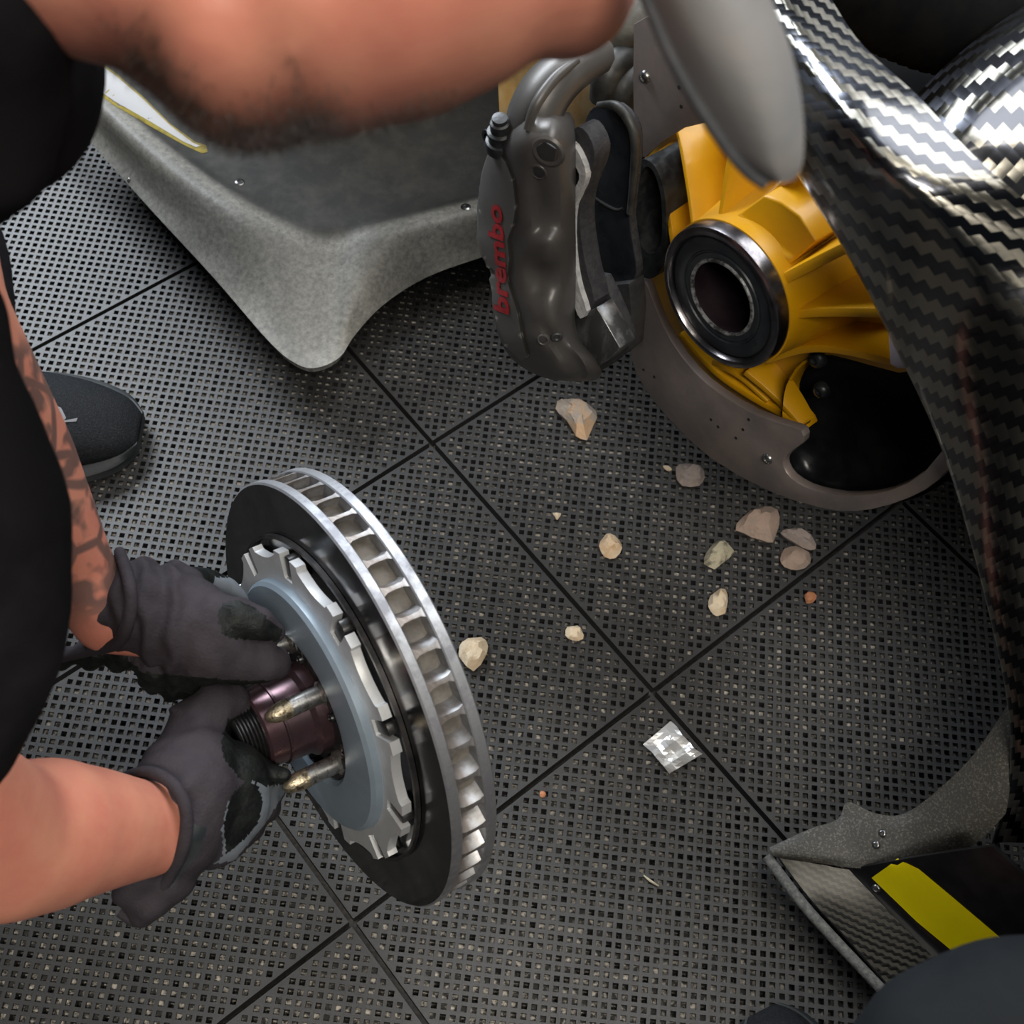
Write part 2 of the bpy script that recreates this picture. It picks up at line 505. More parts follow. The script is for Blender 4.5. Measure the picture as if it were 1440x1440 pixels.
def lathe(name, c, axis, prof, m, parent=None, seg=64, base=None, label=None, ang=35, closed=True, mats=None, mseq=None):
    """prof: list of (radius, offset along the axis); closed profile gives a ring"""
    e1, e2, a = frame(axis)
    vs, fs, mi = [], [], []
    k = len(prof)
    for i in range(seg):
        t = 2 * math.pi * i / seg
        d = e1 * math.cos(t) + e2 * math.sin(t)
        for r, z in prof:
            vs.append(V(c) + d * r + a * z)
    kk = k if closed else k - 1
    for i in range(seg):
        for j in range(kk):
            fs.append((i * k + j, i * k + (j + 1) % k, ((i + 1) % seg) * k + (j + 1) % k, ((i + 1) % seg) * k + j))
            mi.append(mseq[j] if mseq else 0)
    o = build(name, vs, fs, m, parent, base, mats=mats, midx=mi, label=label)
    bm = bmesh.new()
    bm.from_mesh(o.data)
    bmesh.ops.remove_doubles(bm, verts=bm.verts, dist=1e-6)
    bmesh.ops.recalc_face_normals(bm, faces=bm.faces)
    bm.to_mesh(o.data)
    bm.free()
    return sharp(o, ang)
def tube(name, pts, radii, m, parent=None, n=6, seg=12, base=None, label=None, flat=1.0):
    P = spline(pts, n)
    R = [v.x for v in spline([V((r, 0, 0)) for r in radii], n)]
    vs, fs = [], []
    prev = None
    for i, p in enumerate(P):
        t = (P[min(i + 1, len(P) - 1)] - P[max(i - 1, 0)]).normalized()
        if prev is None:
            e1, _, _ = frame(t)
        else:
            e1 = (prev - t * prev.dot(t)).normalized()
        prev = e1
        e2 = t.cross(e1)
        for s in range(seg):
            a = 2 * math.pi * s / seg
            vs.append(p + e1 * math.cos(a) * R[i] + e2 * math.sin(a) * R[i] * flat)
    for i in range(len(P) - 1):
        for s in range(seg):
            fs.append((i * seg + s, i * seg + (s + 1) % seg, (i + 1) * seg + (s + 1) % seg, (i + 1) * seg + s))
    fs.append(tuple(range(seg - 1, -1, -1)))
    fs.append(tuple((len(P) - 1) * seg + s for s in range(seg)))
    o = build(name, vs, fs, m, parent, base, True, label=label)
    o.data.set_sharp_from_angle(angle=math.radians(60))
    return o
def loft(name, loops, m, parent=None, base=None, n=4, m_n=3, label=None, ang=40):
    L = [spline(l, m_n, True) for l in loops]
    k = len(L[0])
    cols = [spline([l[j] for l in L], n) for j in range(k)]
    hh = len(cols[0])
    vs = [cols[j][i] for i in range(hh) for j in range(k)]
    fs = []
    for i in range(hh - 1):
        for j in range(k):
            fs.append((i * k + j, i * k + (j + 1) % k, (i + 1) * k + (j + 1) % k, (i + 1) * k + j))
    fs.append(tuple(range(k - 1, -1, -1)))
    fs.append(tuple((hh - 1) * k + j for j in range(k)))
    o = build(name, vs, fs, m, parent, base, label=label)
    fix_normals(o)
    return sharp(o, ang)
def rivet(name, p, axis, r, m, parent, h=None, label=None, socket=True):
    h = h or r * 0.55
    pr = [(0, h * 0.55), (r * .38, h * 0.55), (r * .45, h), (r * .8, h * .85), (r, h * .2), (r, -0.002), (0, -0.002)] if socket else \
         [(0, h), (r * .5, h * .92), (r * .85, h * .6), (r, 0.0), (r, -0.002), (0, -0.002)]
    return lathe(name, p, axis, pr, m, parent, seg=16, closed=False, label=label, ang=50)
def bvh_of(o):
    dg = None
    me = o.data
    off = BASE[root_of(o).name]
    return BVHTree.FromPolygons([v.co + off for v in me.vertices], [tuple(p.vertices) for p in me.polygons])
def cast(bvh, px, py, lift=0.001):
    d = ray(px, py).normalized()
    h = bvh.ray_cast(CAM, d)
    if h[0] is None:
        return None
    nrm = h[1] if h[1].dot(d) < 0 else -h[1]
    return h[0] + nrm * lift, nrm
def decal(name, px, bvh, m, parent, lift=0.0008, step=7.0, label=None):
    """a thin sticker lying on a curved surface: outline filled with a fine mesh laid onto it"""
    poly = [V((x, y, 0)) for x, y in px]
    bm = bmesh.new()
    vs = [bm.verts.new(p) for p in poly]
    bm.faces.new(vs)
    xs, ys = [p.x for p in poly], [p.y for p in poly]
    y = min(ys) + step
    while y < max(ys):
        bmesh.ops.bisect_plane(bm, geom=bm.verts[:] + bm.edges[:] + bm.faces[:], plane_co=(0, y, 0), plane_no=(0, 1, 0))
        y += step
    x = min(xs) + step
    while x < max(xs):
        bmesh.ops.bisect_plane(bm, geom=bm.verts[:] + bm.edges[:] + bm.faces[:], plane_co=(x, 0, 0), plane_no=(1, 0, 0))
        x += step
    bmesh.ops.triangulate(bm, faces=bm.faces)
    ok, vv = True, []
    last = None
    for v in bm.verts:
        c = cast(bvh, v.co.x, v.co.y, lift)
        if c is None:
            c = last
        last = c
        vv.append(c)
    bm.verts.index_update()
    fs = [tuple(v.index for v in f.verts) for f in bm.faces]
    bm.free()
    k = len(vv)
    verts = [c[0] for c in vv] + [c[0] - c[1] * lift * 0.9 for c in vv]
    ff = fs + [tuple(k + i for i in reversed(f)) for f in fs]
    return fix_normals(build(name, verts, ff, m, parent, smooth=True, label=label))

# solid shapes that are fused into one continuous skin (bodies, gloves, clothes)
class Blob:
    def __init__(self):
        self.bm = bmesh.new()
    def ell(self, c, rx, ry=None, rz=None, rot=None):
        ry, rz = ry or rx, rz or rx
        M = Matrix.Translation(V(c)) @ ((rot or Matrix.Identity(3)).to_4x4()) @ Matrix.Diagonal((rx, ry, rz, 1))
        bmesh.ops.create_icosphere(self.bm, subdivisions=3, radius=1.0, matrix=M)
    def cap(self, p0, r0, p1, r1):
        p0, p1 = V(p0), V(p1)
        self.ell(p0, r0)
        self.ell(p1, r1)
        L = (p1 - p0).length
        if L < 1e-5:
            return
        M = Matrix.Translation((p0 + p1) / 2) @ (p1 - p0).to_track_quat('Z', 'Y').to_matrix().to_4x4()
        bmesh.ops.create_cone(self.bm, cap_ends=True, segments=24, radius1=r0, radius2=r1, depth=L, matrix=M)
    def chain(self, pts):                        # (px, py, depth, radius in px)
        q = [(at(x, y, d), r * d / FPX) for x, y, d, r in pts]
        for (a, ra), (b, rb) in zip(q, q[1:]):
            self.cap(a, ra, b, rb)
    def wchain(self, pts):                       # (x, y, z, radius)
        for a, b in zip(pts, pts[1:]):
            self.cap(a[:3], a[3], b[:3], b[3])
    def eye(self, px, py, d, rx, ry, rz):        # ellipsoid lined up with the picture, rz in metres along the view
        k = d / FPX
        self.ell(at(px, py, d), rx * k, ry * k, rz, ROT)
    def finish(self, name, voxel, smooth, m, parent=None, base=None, mats=None, pick=None, attrs=None, disp=None, label=None):
        me = bpy.data.meshes.new(name)
        self.bm.to_mesh(me)
        self.bm.free()
        t = bpy.data.objects.new('tmp', me)
        COL.objects.link(t)
        r = t.modifiers.new('r', 'REMESH')
        r.mode = 'VOXEL'
        r.voxel_size = voxel
        s = t.modifiers.new('s', 'SMOOTH')
        s.factor, s.iterations = 0.5, smooth
        dg = bpy.context.evaluated_depsgraph_get()
        ev = t.evaluated_get(dg).to_mesh()
        vs = [v.co.copy() for v in ev.vertices]
        ns = [v.normal.copy() for v in ev.vertices]
        fs = [tuple(p.vertices) for p in ev.polygons]
        t.evaluated_get(dg).to_mesh_clear()
        bpy.data.objects.remove(t)
        if disp:
            vs = [v + n * disp(v) for v, n in zip(vs, ns)]
        mi = None
        if pick:
            mi = [pick(sum((vs[i] for i in f), V()) / len(f)) for f in fs]
        aa = {k: [fn(v) for v in vs] for k, fn in (attrs or {}).items()}
        return build(name, vs, fs, m, parent, base, True, mats, mi, attrs=aa, label=label)
def inpoly(x, y, poly):
    c = False
    j = len(poly) - 1
    for i in range(len(poly)):
        if (poly[i][1] > y) != (poly[j][1] > y) and x < (poly[j][0] - poly[i][0]) * (y - poly[i][1]) / (poly[j][1] - poly[i][1]) + poly[i][0]:
            c = not c
        j = i
    return c
def sstep(a, b, x):
    t = min(1, max(0, (x - a) / (b - a)))
    return t * t * (3 - 2 * t)

# ================================================================== floor: perforated plastic tiles laid on concrete
T = 0.4
UD, VD = V((S2, -S2, 0)), V((S2, S2, 0))
fl = build('floor', [(-3, -3, -0.016), (3, -3, -0.016), (3, 3, -0.016), (-3, 3, -0.016)], [(0, 1, 2, 3)], 'concrete', base=(0, 0, -0.016))
setp(fl, 'dark perforated plastic tile floor of a pit garage', 'floor', kind='structure')
def tile_mesh():
    n = 29
    q = (T - 0.0055) / n
    o0 = 0.00275
    vs, fs, mi = [], [], []
    idx = {}
    def vid(a, b, z):
        k = (round(a * 1e6), round(b * 1e6), round(z * 1e6))
        if k not in idx:
            idx[k] = len(vs)
            p = UD * a + VD * b
            vs.append((p.x, p.y, z))
        return idx[k]
    rr = random.Random(3)
    def cell(a, b, kind):
        h = q / 2
        outer = [(a - h, b), (a, b - h), (a + h, b), (a, b + h)]
        s = h * 0.60
        inner = [(a - s, b), (a, b - s), (a + s, b), (a, b + s)]
        zb = -0.0115 if kind else -0.0042
        for i in range(4):
            j = (i + 1) % 4
            fs.append((vid(*outer[i], 0), vid(*outer[j], 0), vid(*inner[j], 0), vid(*inner[i], 0))); mi.append(0)
            fs.append((vid(*inner[i], 0), vid(*inner[j], 0), vid(*inner[j], zb), vid(*inner[i], zb))); mi.append(0)
        fs.append(tuple(vid(*inner[i], zb) for i in range(4))); mi.append(1)
    for k in range(0, 2 * n + 1):
        for l in range(0, 2 * n + 1):
            if (k + l) % 2:
                continue
            a, b = o0 + k * q / 2, o0 + l * q / 2
            if k in (0, 2 * n) or l in (0, 2 * n):
                h = q / 2
                pts = [(a - h, b), (a, b - h), (a + h, b), (a, b + h)]
                lo, hi = o0 - 1e-6, o0 + n * q + 1e-6
                pts = [p for p in pts if lo <= p[0] <= hi and lo <= p[1] <= hi]
                if len(pts) == 2:
                    pts = pts + [(a, b)]
                elif len(pts) < 2:
                    continue
                f = [vid(*p, 0) for p in pts]
                A, B, C_ = (V(vs[i]) for i in f[:3])
                if (B - A).cross(C_ - A).z < 0:
                    f.reverse()
                fs.append(tuple(f)); mi.append(0)
                continue
            near = k < 3 or l < 3 or k > 2 * n - 3 or l > 2 * n - 3
            kind = ((k // 2 + l // 2) % 3 == 0 and k % 2 == 0) or (near and rr.random() < .35) or rr.random() < .06
            cell(a, b, kind)
    e0, e1 = o0, o0 + n * q
    cs = [(e0, e0), (e1, e0), (e1, e1), (e0, e1)]
    for i in range(4):
        j = (i + 1) % 4
        fs.append((vid(*cs[j], 0), vid(*cs[i], 0), vid(*cs[i], -0.014), vid(*cs[j], -0.014))); mi.append(0)
    me = bpy.data.meshes.new('floor_tile')
    me.from_pydata(vs, [], fs)
    me.materials.append(MATS['tile_plastic'])
    me.materials.append(MATS['tile_dust'])
    me.polygons.foreach_set('material_index', mi)
    bm = bmesh.new()
    bm.from_mesh(me)
    bmesh.ops.recalc_face_normals(bm, faces=bm.faces)
    up = sum(f.normal.z * f.calc_area() for f in bm.faces)
    if up < 0:
        bmesh.ops.reverse_faces(bm, faces=bm.faces)
    bm.to_mesh(me)
    bm.free()
    return me
tm = tile_mesh()
for iu in range(-4, 4):
    for iv in range(-3, 4):
        org = UD * T * iu + VD * T * iv
        cs = [org, org + UD * T, org + VD * T, org + (UD + VD) * T]
        if not any(-250 < pix(c).x < 1690 and -250 < pix(c).y < 1690 for c in cs):
            continue
        o = bpy.data.objects.new('floor_tile', tm)
        COL.objects.link(o)
        o.parent = fl
        o.location = org - V((0, 0, -0.016))

# ================================================================== brake disc held in the mechanic's hands
RC = V((-0.0268, -0.4463, 0.2931))
RN = V((-0.7637, -0.6109, 0.2088)).normalized()
RE1, RE2, _ = frame(RN)
RM = Matrix((RE1, RE2, RN)).transposed()
def rp(px, py, w):
    r = ray(px, py)
    o = RC + RN * w
    return CAM + r * ((o - CAM).dot(RN) / r.dot(RN))
disc = thing('brake_disc', RC + V((0, 0, -0.186)), 'ventilated brake disc with blue-grey bell, held by two gloved hands', 'brake disc')
R0 = 0.190
lathe('friction_ring', RC, RN, [(0.118, 0), (R0 - .0015, 0), (R0, -.0015), (R0, -.0085), (R0 - .001, -.0095), (0.118, -.0095)], 'disc_face', disc, seg=128,
      mats=['disc_face', 'disc_edge'], mseq=[0, 1, 1, 1, 0, 1], label='dark polished front friction ring with bright rim')
lathe('friction_ring', RC, RN, [(0.118, -.031), (R0 - .001, -.031), (R0, -.032), (R0, -.0395), (R0 - .0015, -.041), (0.118, -.041)], 'disc_face', disc, seg=128,
      mats=['disc_face', 'disc_edge'], mseq=[1, 1, 1, 1, 0, 1], label='rear friction ring with bright rim')
# vanes between the rings, each one a piece
NV = 46
vv, ff = [], []
prof = [(0.124, 0.0), (0.145, 0.004), (0.165, 0.013), (0.180, 0.024), (0.1885, 0.031)]
for k, (r, t) in enumerate(prof):
    c = V((r, t, 0)).normalized() * r
    tg = V((-c.y, c.x, 0)).normalized()
    for zz, hw in ((-.0096, .0040), (-.0130, .0022), (-.0200, .0018), (-.0275, .0022), (-.0309, .0040)):
        vv.append(c + tg * hw + V((0, 0, zz)))
        vv.append(c - tg * hw + V((0, 0, zz)))
for k in range(len(prof) - 1):
    for j in range(4):
        a = k * 10 + j * 2
        b = a + 10
        ff.append((a, a + 2, b + 2, b))
        ff.append((a + 1, b + 1, b + 3, a + 3))
for base_ in (0, (len(prof) - 1) * 10):
    for j in range(4):
        a = base_ + j * 2
        ff.append((a, a + 1, a + 3, a + 2))
vo = build('vane', vv, ff, 'vane_metal')
fix_normals(vo)
sharp(vo, 50)
vme = vo.data
bpy.data.objects.remove(vo)
for k in range(NV):
    o = bpy.data.objects.new('vane', vme)
    COL.objects.link(o)
    o.parent = disc
    o.matrix_local = Matrix.Translation(RC - BASE['brake_disc']) @ RM.to_4x4() @ Matrix.Rotation(2 * math.pi * k / NV, 4, 'Z')
lathe('core', RC, RN, [(0.170, -.0097), (0.1775, -.0097), (0.1775, -.0308), (0.170, -.0308)], 'disc_core', disc, seg=96)
lathe('retaining_ring', RC, RN, [(0.1435, .0005), (0.1465, .0005), (0.1465, .0045), (0.1435, .0045)], 'spline_dark', disc, seg=96)
# bell: scalloped flange with drive slots
NB, A0 = 10, math.radians(21)
def bell_r(th):
    d = ((math.degrees(th - A0) + 18) % 36) - 18
    a = abs(d)
    if a < 3.3:
        return 0.1185
    if a < 3.6:
        return 0.1185 + (a - 3.3) / .3 * .0215
    if a < 8.2:
        return 0.140
    if a < 8.5:
        return 0.140 - (a - 8.2) / .3 * .004
    return 0.1305 + 0.0055 * (abs(18 - a) / 9.5) ** 2 if a > 8.5 else .136
angs = []
for k in range(NB):
    for d in (-18, -15, -12, -10, -8.6, -8.15, -6, -3.65, -3.25, 0, 3.25, 3.65, 6, 8.15, 8.6, 10, 12, 15):
        angs.append(A0 + math.radians(36 * k + d))
vs, fs, mi = [], [], []
K = len(angs)
for th in angs:
    d = RE1 * math.cos(th) + RE2 * math.sin(th)
    R_ = bell_r(th)
    for r, z in ((R_, .0135), (R_, .0050), (0.104, .0050), (0.104, .0135)):
        vs.append(RC + d * r + RN * z)
for i in range(K):
    j = (i + 1) % K
    for s in range(4):
        fs.append((i * 4 + s, i * 4 + (s + 1) % 4, j * 4 + (s + 1) % 4, j * 4 + s))
bell = build('bell_flange', vs, fs, 'bell_silver', disc, label='scalloped silver flange of the disc bell')
fix_normals(bell)
sharp(bell, 25)
for k in range(NB):
    th = A0 + math.radians(36 * k)
    d = RE1 * math.cos(th) + RE2 * math.sin(th)
    tg = RN.cross(d)
    c = RC + d * 0.1275
    P = [c + d * x + tg * y for x, y in ((-.0085, -.0055), (.010, -.0055), (.0115, -.003), (.0115, .003), (.010, .0055), (-.0085, .0055))]
    bo = prism('bobbin', [p + RN * .0115 for p in P], -RN, 0.0105, 'bobbin_dark', bell, bevel=.0012)
lathe('bell_ring', RC, RN, [(0.1125, .0130), (0.1115, .0195), (0.1085, .0225), (0.0800, .0245), (0.0700, .0230), (0.0665, .0190), (0.0655, .004), (0.110, .004)],
      'bell_blue', disc, seg=96, label='matt blue-grey ring of the disc bell', ang=28)
# toothed carrier and spindle
tv, tf = [], []
NT = 40
for i in range(NT * 4):
    th = 2 * math.pi * i / (NT * 4)
    d = RE1 * math.cos(th) + RE2 * math.sin(th)
    rin = 0.0585 if i % 4 in (0, 1) else 0.0635
    for r, z in ((0.0660, .0180), (rin, .0205), (rin - .002, .009), (0.0660, .006)):
        tv.append(RC + d * r + RN * z)
M4 = NT * 4
for i in range(M4):
    j = (i + 1) % M4
    for s in range(4):
        tf.append((i * 4 + s, i * 4 + (s + 1) % 4, j * 4 + (s + 1) % 4, j * 4 + s))
sp = build('spline_ring', tv, tf, 'spline_dark', disc, label='blackened toothed ring inside the bell')
fix_normals(sp)
lathe('carrier', RC, RN, [(0, .0115), (.0375, .0125), (.041, .0165), (.052, .0165), (.055, .0125), (.0635, .0110), (.0635, .002), (0, .002)], 'spline_dark', disc, seg=64, closed=False)
lathe('spindle', RC, RN, [(.041, .016), (.0405, .026), (.0365, .030), (.0355, .050), (.0365, .0505), (.0365, .0525), (.0345, .053), (.0335, .067), (.0315, .069), (0, .069)],
      'spindle_plum', disc, seg=64, closed=False, label='plum anodised hub spindle', ang=30)
tp = [(.0300, .068)]
for k in range(6):
    z = .0695 + k * .0030
    tp += [(.0300, z), (.0272, z + .0011), (.0272, z + .0017), (.0300, z + .0028)]
tp += [(.0285, .0885), (.0235, .0890), (.0225, .075), (0, .075)]
lathe('thread', RC, RN, tp, 'thread_dark', disc, seg=48, closed=False, label='black threaded end of the spindle', ang=30)
for sx, sy in ((457, 973), (480, 1070), (410, 900)):
    b0 = rp(sx, sy, .0165)
    st = lathe('stud', b0, RN, [(0, -.004), (.0105, -.004), (.0105, .004), (.0078, .006), (.0080, .030), (.0082, .032)], 'stud_steel', disc, seg=24, closed=False, label='greasy steel wheel drive stud')
    lathe('stud_tip', b0, RN, [(.0082, .0318), (.0080, .040), (.0065, .047), (.0036, .0520), (0, .0535)], 'stud_gold', st, seg=24, closed=False, ang=60)
for th in (60, 132, 204, 276, 348, 24):
    d = RE1 * math.cos(math.radians(th)) + RE2 * math.sin(math.radians(th))
    rivet('bolt', RC + d * .0475 + RN * .0165, RN, .0045, 'thread_dark', disc, h=.004)

# ================================================================== the race car: everything bolted to it is a part of it
car = thing('race_car', V((0.30, 0.10, 0.0)), 'race car front corner without its wheel, bare gold hub and carbon bodywork', 'race car')

# ---- dusty front splitter / floor wing
def zr(pts, z):
    zs = z if isinstance(z, (list, tuple)) else [z] * len(pts)
    return [atz(x, y, zz) for (x, y), zz in zip(pts, zs)]
rows = [
    zr([(40, 100), (130, 203), (215, 298), (300, 390), (380, 482), (418, 512), (446, 517), (478, 502), (500, 470), (540, 428), (600, 390), (680, 361), (780, 330)], .080),
    zr([(55, 92), (145, 193), (230, 285), (315, 372), (385, 445), (420, 472), (446, 478), (470, 466), (492, 438), (536, 402), (600, 366), (680, 338), (780, 308)], [.095] * 4 + [.088, .084, .082, .086] + [.10] * 5),
    zr([(75, 85), (165, 180), (255, 258), (335, 315), (395, 352), (425, 372), (448, 378), (475, 372), (500, 358), (540, 340), (600, 322), (680, 300), (780, 272)], [.135] * 4 + [.122, .112, .108, .112, .122] + [.135] * 4),
    zr([(84, 72), (178, 160), (270, 236), (347, 288), (404, 320), (433, 334), (456, 339), (482, 335), (508, 326), (549, 314), (607, 299), (685, 279), (780, 254)], [.1375] * 4 + [.129, .122, .120, .122, .129] + [.1375] * 4),
    zr([(95, 60), (190, 140), (285, 215), (360, 262), (410, 285), (440, 296), (465, 300), (490, 298), (520, 293), (560, 285), (615, 272), (690, 255), (780, 235)], [.130] * 13),
    zr([(150, -30), (240, 40), (330, 110), (400, 150), (440, 170), (470, 180), (495, 184), (520, 184), (550, 180), (590, 172), (640, 160), (705, 148), (780, 135)], [.128] * 13),
    zr([(250, -190), (330, -120), (410, -60), (470, -20), (505, 0), (530, 10), (550, 15), (570, 15), (595, 12), (630, 6), (675, -4), (735, -14), (790, -22)], [.126] * 13),
]
def dust_and_highlight(i, j, p):
    d = 1 - sstep(.46, .60, i)
    crease_hl = math.exp(-((i - .47) / .045) ** 2)  # highlight along the crease, painted in together with the dust
    nz = .5 + .5 * noise.noise(p * 18)
    n2 = .5 + .5 * noise.noise(p * 55 + V((3, 1, 2)))
    return min(1, max(0, d * (.50 + .45 * nz) * (.75 + .4 * n2) + .30 * crease_hl + .12 * n2 * nz))
spl = patch('front_splitter', rows, 5, 0.007, 'splitter_dusty', car, edge='splitter_edge', attr=('dust', dust_and_highlight), label='dusty grey carbon front splitter with a scuffed pointed lip')
sb = bvh_of(spl)
decal('stripe', [(116, 88), (122, 82), (142, 88), (165, 105), (200, 135), (240, 175), (275, 200), (290, 205), (292, 214), (284, 216), (262, 206), (215, 180), (160, 148), (124, 122), (114, 110)], sb, 'decal_gold', spl, .0006, label='gold border of the worn decal')
decal('stripe', [(120, 88), (126, 86), (142, 92), (165, 109), (200, 139), (240, 178), (272, 202), (282, 206), (276, 208), (258, 200), (215, 174), (165, 146), (130, 122), (118, 108)], sb, 'decal_white', spl, .0012, label='scratched white decal')
for x, y, r in ((337, 256, .0062), (181, 253, .003), (655, 291, .0062)):
    c = cast(sb, x, y, 0)
    if c:
        rivet('rivet', c[0], c[1], r, 'bolt_steel', spl, h=.0015)

# ---- upright: gold-yellow casting with webs
YB = -0.090
up = plate('upright', [(905, 225), (920, 195), (960, 165), (1010, 150), (1075, 170), (1150, 240), (1250, 420), (1285, 522), (1200, 508), (1160, 500), (1128, 515), (1108, 545), (1108, 570), (1132, 606),
                       (1090, 596), (1030, 566), (965, 512), (930, 450), (912, 385), (930, 330), (918, 270)], YB, .02, 'yellow_casting', car, n=3, bevel=.002, label='gold-yellow cast suspension upright')
lathe('boss', HUB, HN, [(.058, -.012), (.0662, -.013), (.0668, -.030), (.070, -.050), (.074, -.070), (.082, -.0905), (.050, -.0905)], 'yellow_casting', up, seg=72, ang=25)
def web(pts, w0, w1, wd, name='web'):
    """a raised wall on the casting: pixel path, top heights, wall width"""
    k = len(pts)
    top = [hp(x, y, w0 + (w1 - w0) * i / (k - 1)) for i, (x, y) in enumerate(pts)]
    top = spline(top, 5)
    k = len(top)
    vs = []
    for i, p in enumerate(top):
        t = (top[min(i + 1, k - 1)] - top[max(i - 1, 0)]).normalized()
        s = HN.cross(t).normalized() * (wd / 2)
        dep = (p - HUB).dot(HN) - YB + .004
        q = p - HN * dep
        vs += [p + s, p - s, q - s * 2.0, q + s * 2.0]
    fs = []
    for i in range(k - 1):
        for j in range(4):
            fs.append((i * 4 + j, i * 4 + (j + 1) % 4, i * 4 + 4 + (j + 1) % 4, i * 4 + 4 + j))
    fs += [(0, 1, 2, 3), ((k - 1) * 4 + 3, (k - 1) * 4 + 2, (k - 1) * 4 + 1, (k - 1) * 4)]
    o = build(name, vs, fs, 'yellow_casting', up)
    bm = bmesh.new()
    bm.from_mesh(o.data)
    bmesh.ops.recalc_face_normals(bm, faces=bm.faces)
    es = [e for e in bm.edges if len(e.link_faces) == 2 and e.calc_face_angle(0) > .9]
    bmesh.ops.bevel(bm, geom=es, offset=.0011, segments=2, profile=.5, affect='EDGES', clamp_overlap=True)
    bm.to_mesh(o.data)
    bm.free()
    return sharp(o, 30)
web([(974, 326), (968, 275), (958, 215), (948, 172)], -.016, -.060, .0045)
web([(1009, 326), (1018, 262), (1027, 205), (1031, 165)], -.016, -.060, .0045)
web([(946, 350), (937, 290), (922, 235), (918, 222)], -.024, -.064, .006)
web([(1085, 402), (1130, 378), (1186, 350), (1240, 325)], -.014, -.034, .009)
web([(1080, 446), (1150, 440), (1245, 440), (1300, 440)], -.018, -.036, .008)
web([(1075, 508), (1130, 492), (1185, 494), (1262, 512), (1300, 520)], -.048, -.050, .007)
web([(1046, 524), (1075, 548), (1100, 572), (1124, 600)], -.060, -.078, .007)
web([(955, 470), (1000, 520), (1050, 556), (1100, 584), (1126, 600)], -.062, -.078, .007)
web([(1000, 510), (1040, 532), (1078, 566)], -.062, -.072, .005)
web([(1060, 300), (1110, 250), (1150, 225)], -.050, -.060, .004)
# raised flat pad beside the bearing
def solid_from(top_px, m, name, parent, bevel=.002):
    top = [hp(x, y, w_) for x, y, w_ in top_px]
    k = len(top)
    bot = [p - HN * ((p - HUB).dot(HN) - YB + .004) for p in top]
    tri = tessellate_polygon([top])
    fs = [tuple(t) for t in tri] + [tuple(k + i for i in reversed(t)) for t in tri] + [(i, k + i, k + (i + 1) % k, (i + 1) % k) for i in range(k)]
    o = build(name, top + bot, fs, m, parent)
    bm = bmesh.new()
    bm.from_mesh(o.data)
    bmesh.ops.recalc_face_normals(bm, faces=bm.faces)
    bmesh.ops.dissolve_limit(bm, angle_limit=0.05, verts=bm.verts, edges=bm.edges)
    es = [e for e in bm.edges if len(e.link_faces) == 2 and e.calc_face_angle(0) > .6]
    bmesh.ops.bevel(bm, geom=es, offset=bevel, segments=3, profile=.5, affect='EDGES', clamp_overlap=True)
    bm.to_mesh(o.data)
    bm.free()
    return sharp(o, 30)
solid_from([(1006, 322, -.018), (1040, 300, -.026), (1074, 275, -.034), (1098, 284, -.036), (1124, 304, -.037), (1148, 340, -.038), (1120, 364, -.030), (1088, 392, -.018), (1058, 350, -.014)], 'yellow_casting', 'pad_face', up)
for (x0, y0), (x1, y1), w0 in (((1112, 430), (1168, 394), -.068), ((1110, 488), (1164, 456), -.070)):
    a, b = hp(x0, y0, w0), hp(x1, y1, w0)
    o = tube('pin', [a, a.lerp(b, .5), b], [.0035, .0042, .0046], 'yellow_casting', up, n=3, seg=12)
    lathe('pin_head', b, (b - a), [(0, .0075), (.0042, .0062), (.0062, .002), (.0062, -.001), (.004, -.004), (0, -.004)], 'yellow_casting', up, seg=16, closed=False)
# bearing in the upright
be = lathe('wheel_bearing', HUB, HN, [(.0555, -.003), (.0575, .0005), (.0610, .0005), (.0640, -.001), (.0650, -.005), (.0650, -.030), (.0555, -.030)], 'bearing_steel', car, seg=96, label='steel wheel bearing with black seal', ang=40)
lathe('seal', HUB, HN, [(.0350, -.004), (.0400, -.0035), (.0410, -.0048), (.0420, -.0048), (.0430, -.0035), (.0530, -.0032), (.0552, -.0045), (.0560, -.006), (.0560, -.012), (.0350, -.012)], 'seal_black', be, seg=96, label='black rubber bearing seal')
lathe('inner_ring', HUB, HN, [(.0322, -.003), (.0332, -.0022), (.0346, -.0024), (.0354, -.004), (.0354, -.006), (.0322, -.006)], 'grease_ring', be, seg=96)
lathe('bore', HUB, HN, [(.0345, -.0045), (.0322, -.0050), (.0315, -.012), (.0300, -.055), (.0250, -.070), (0, -.072)], 'bore_dark', be, seg=64, closed=False)

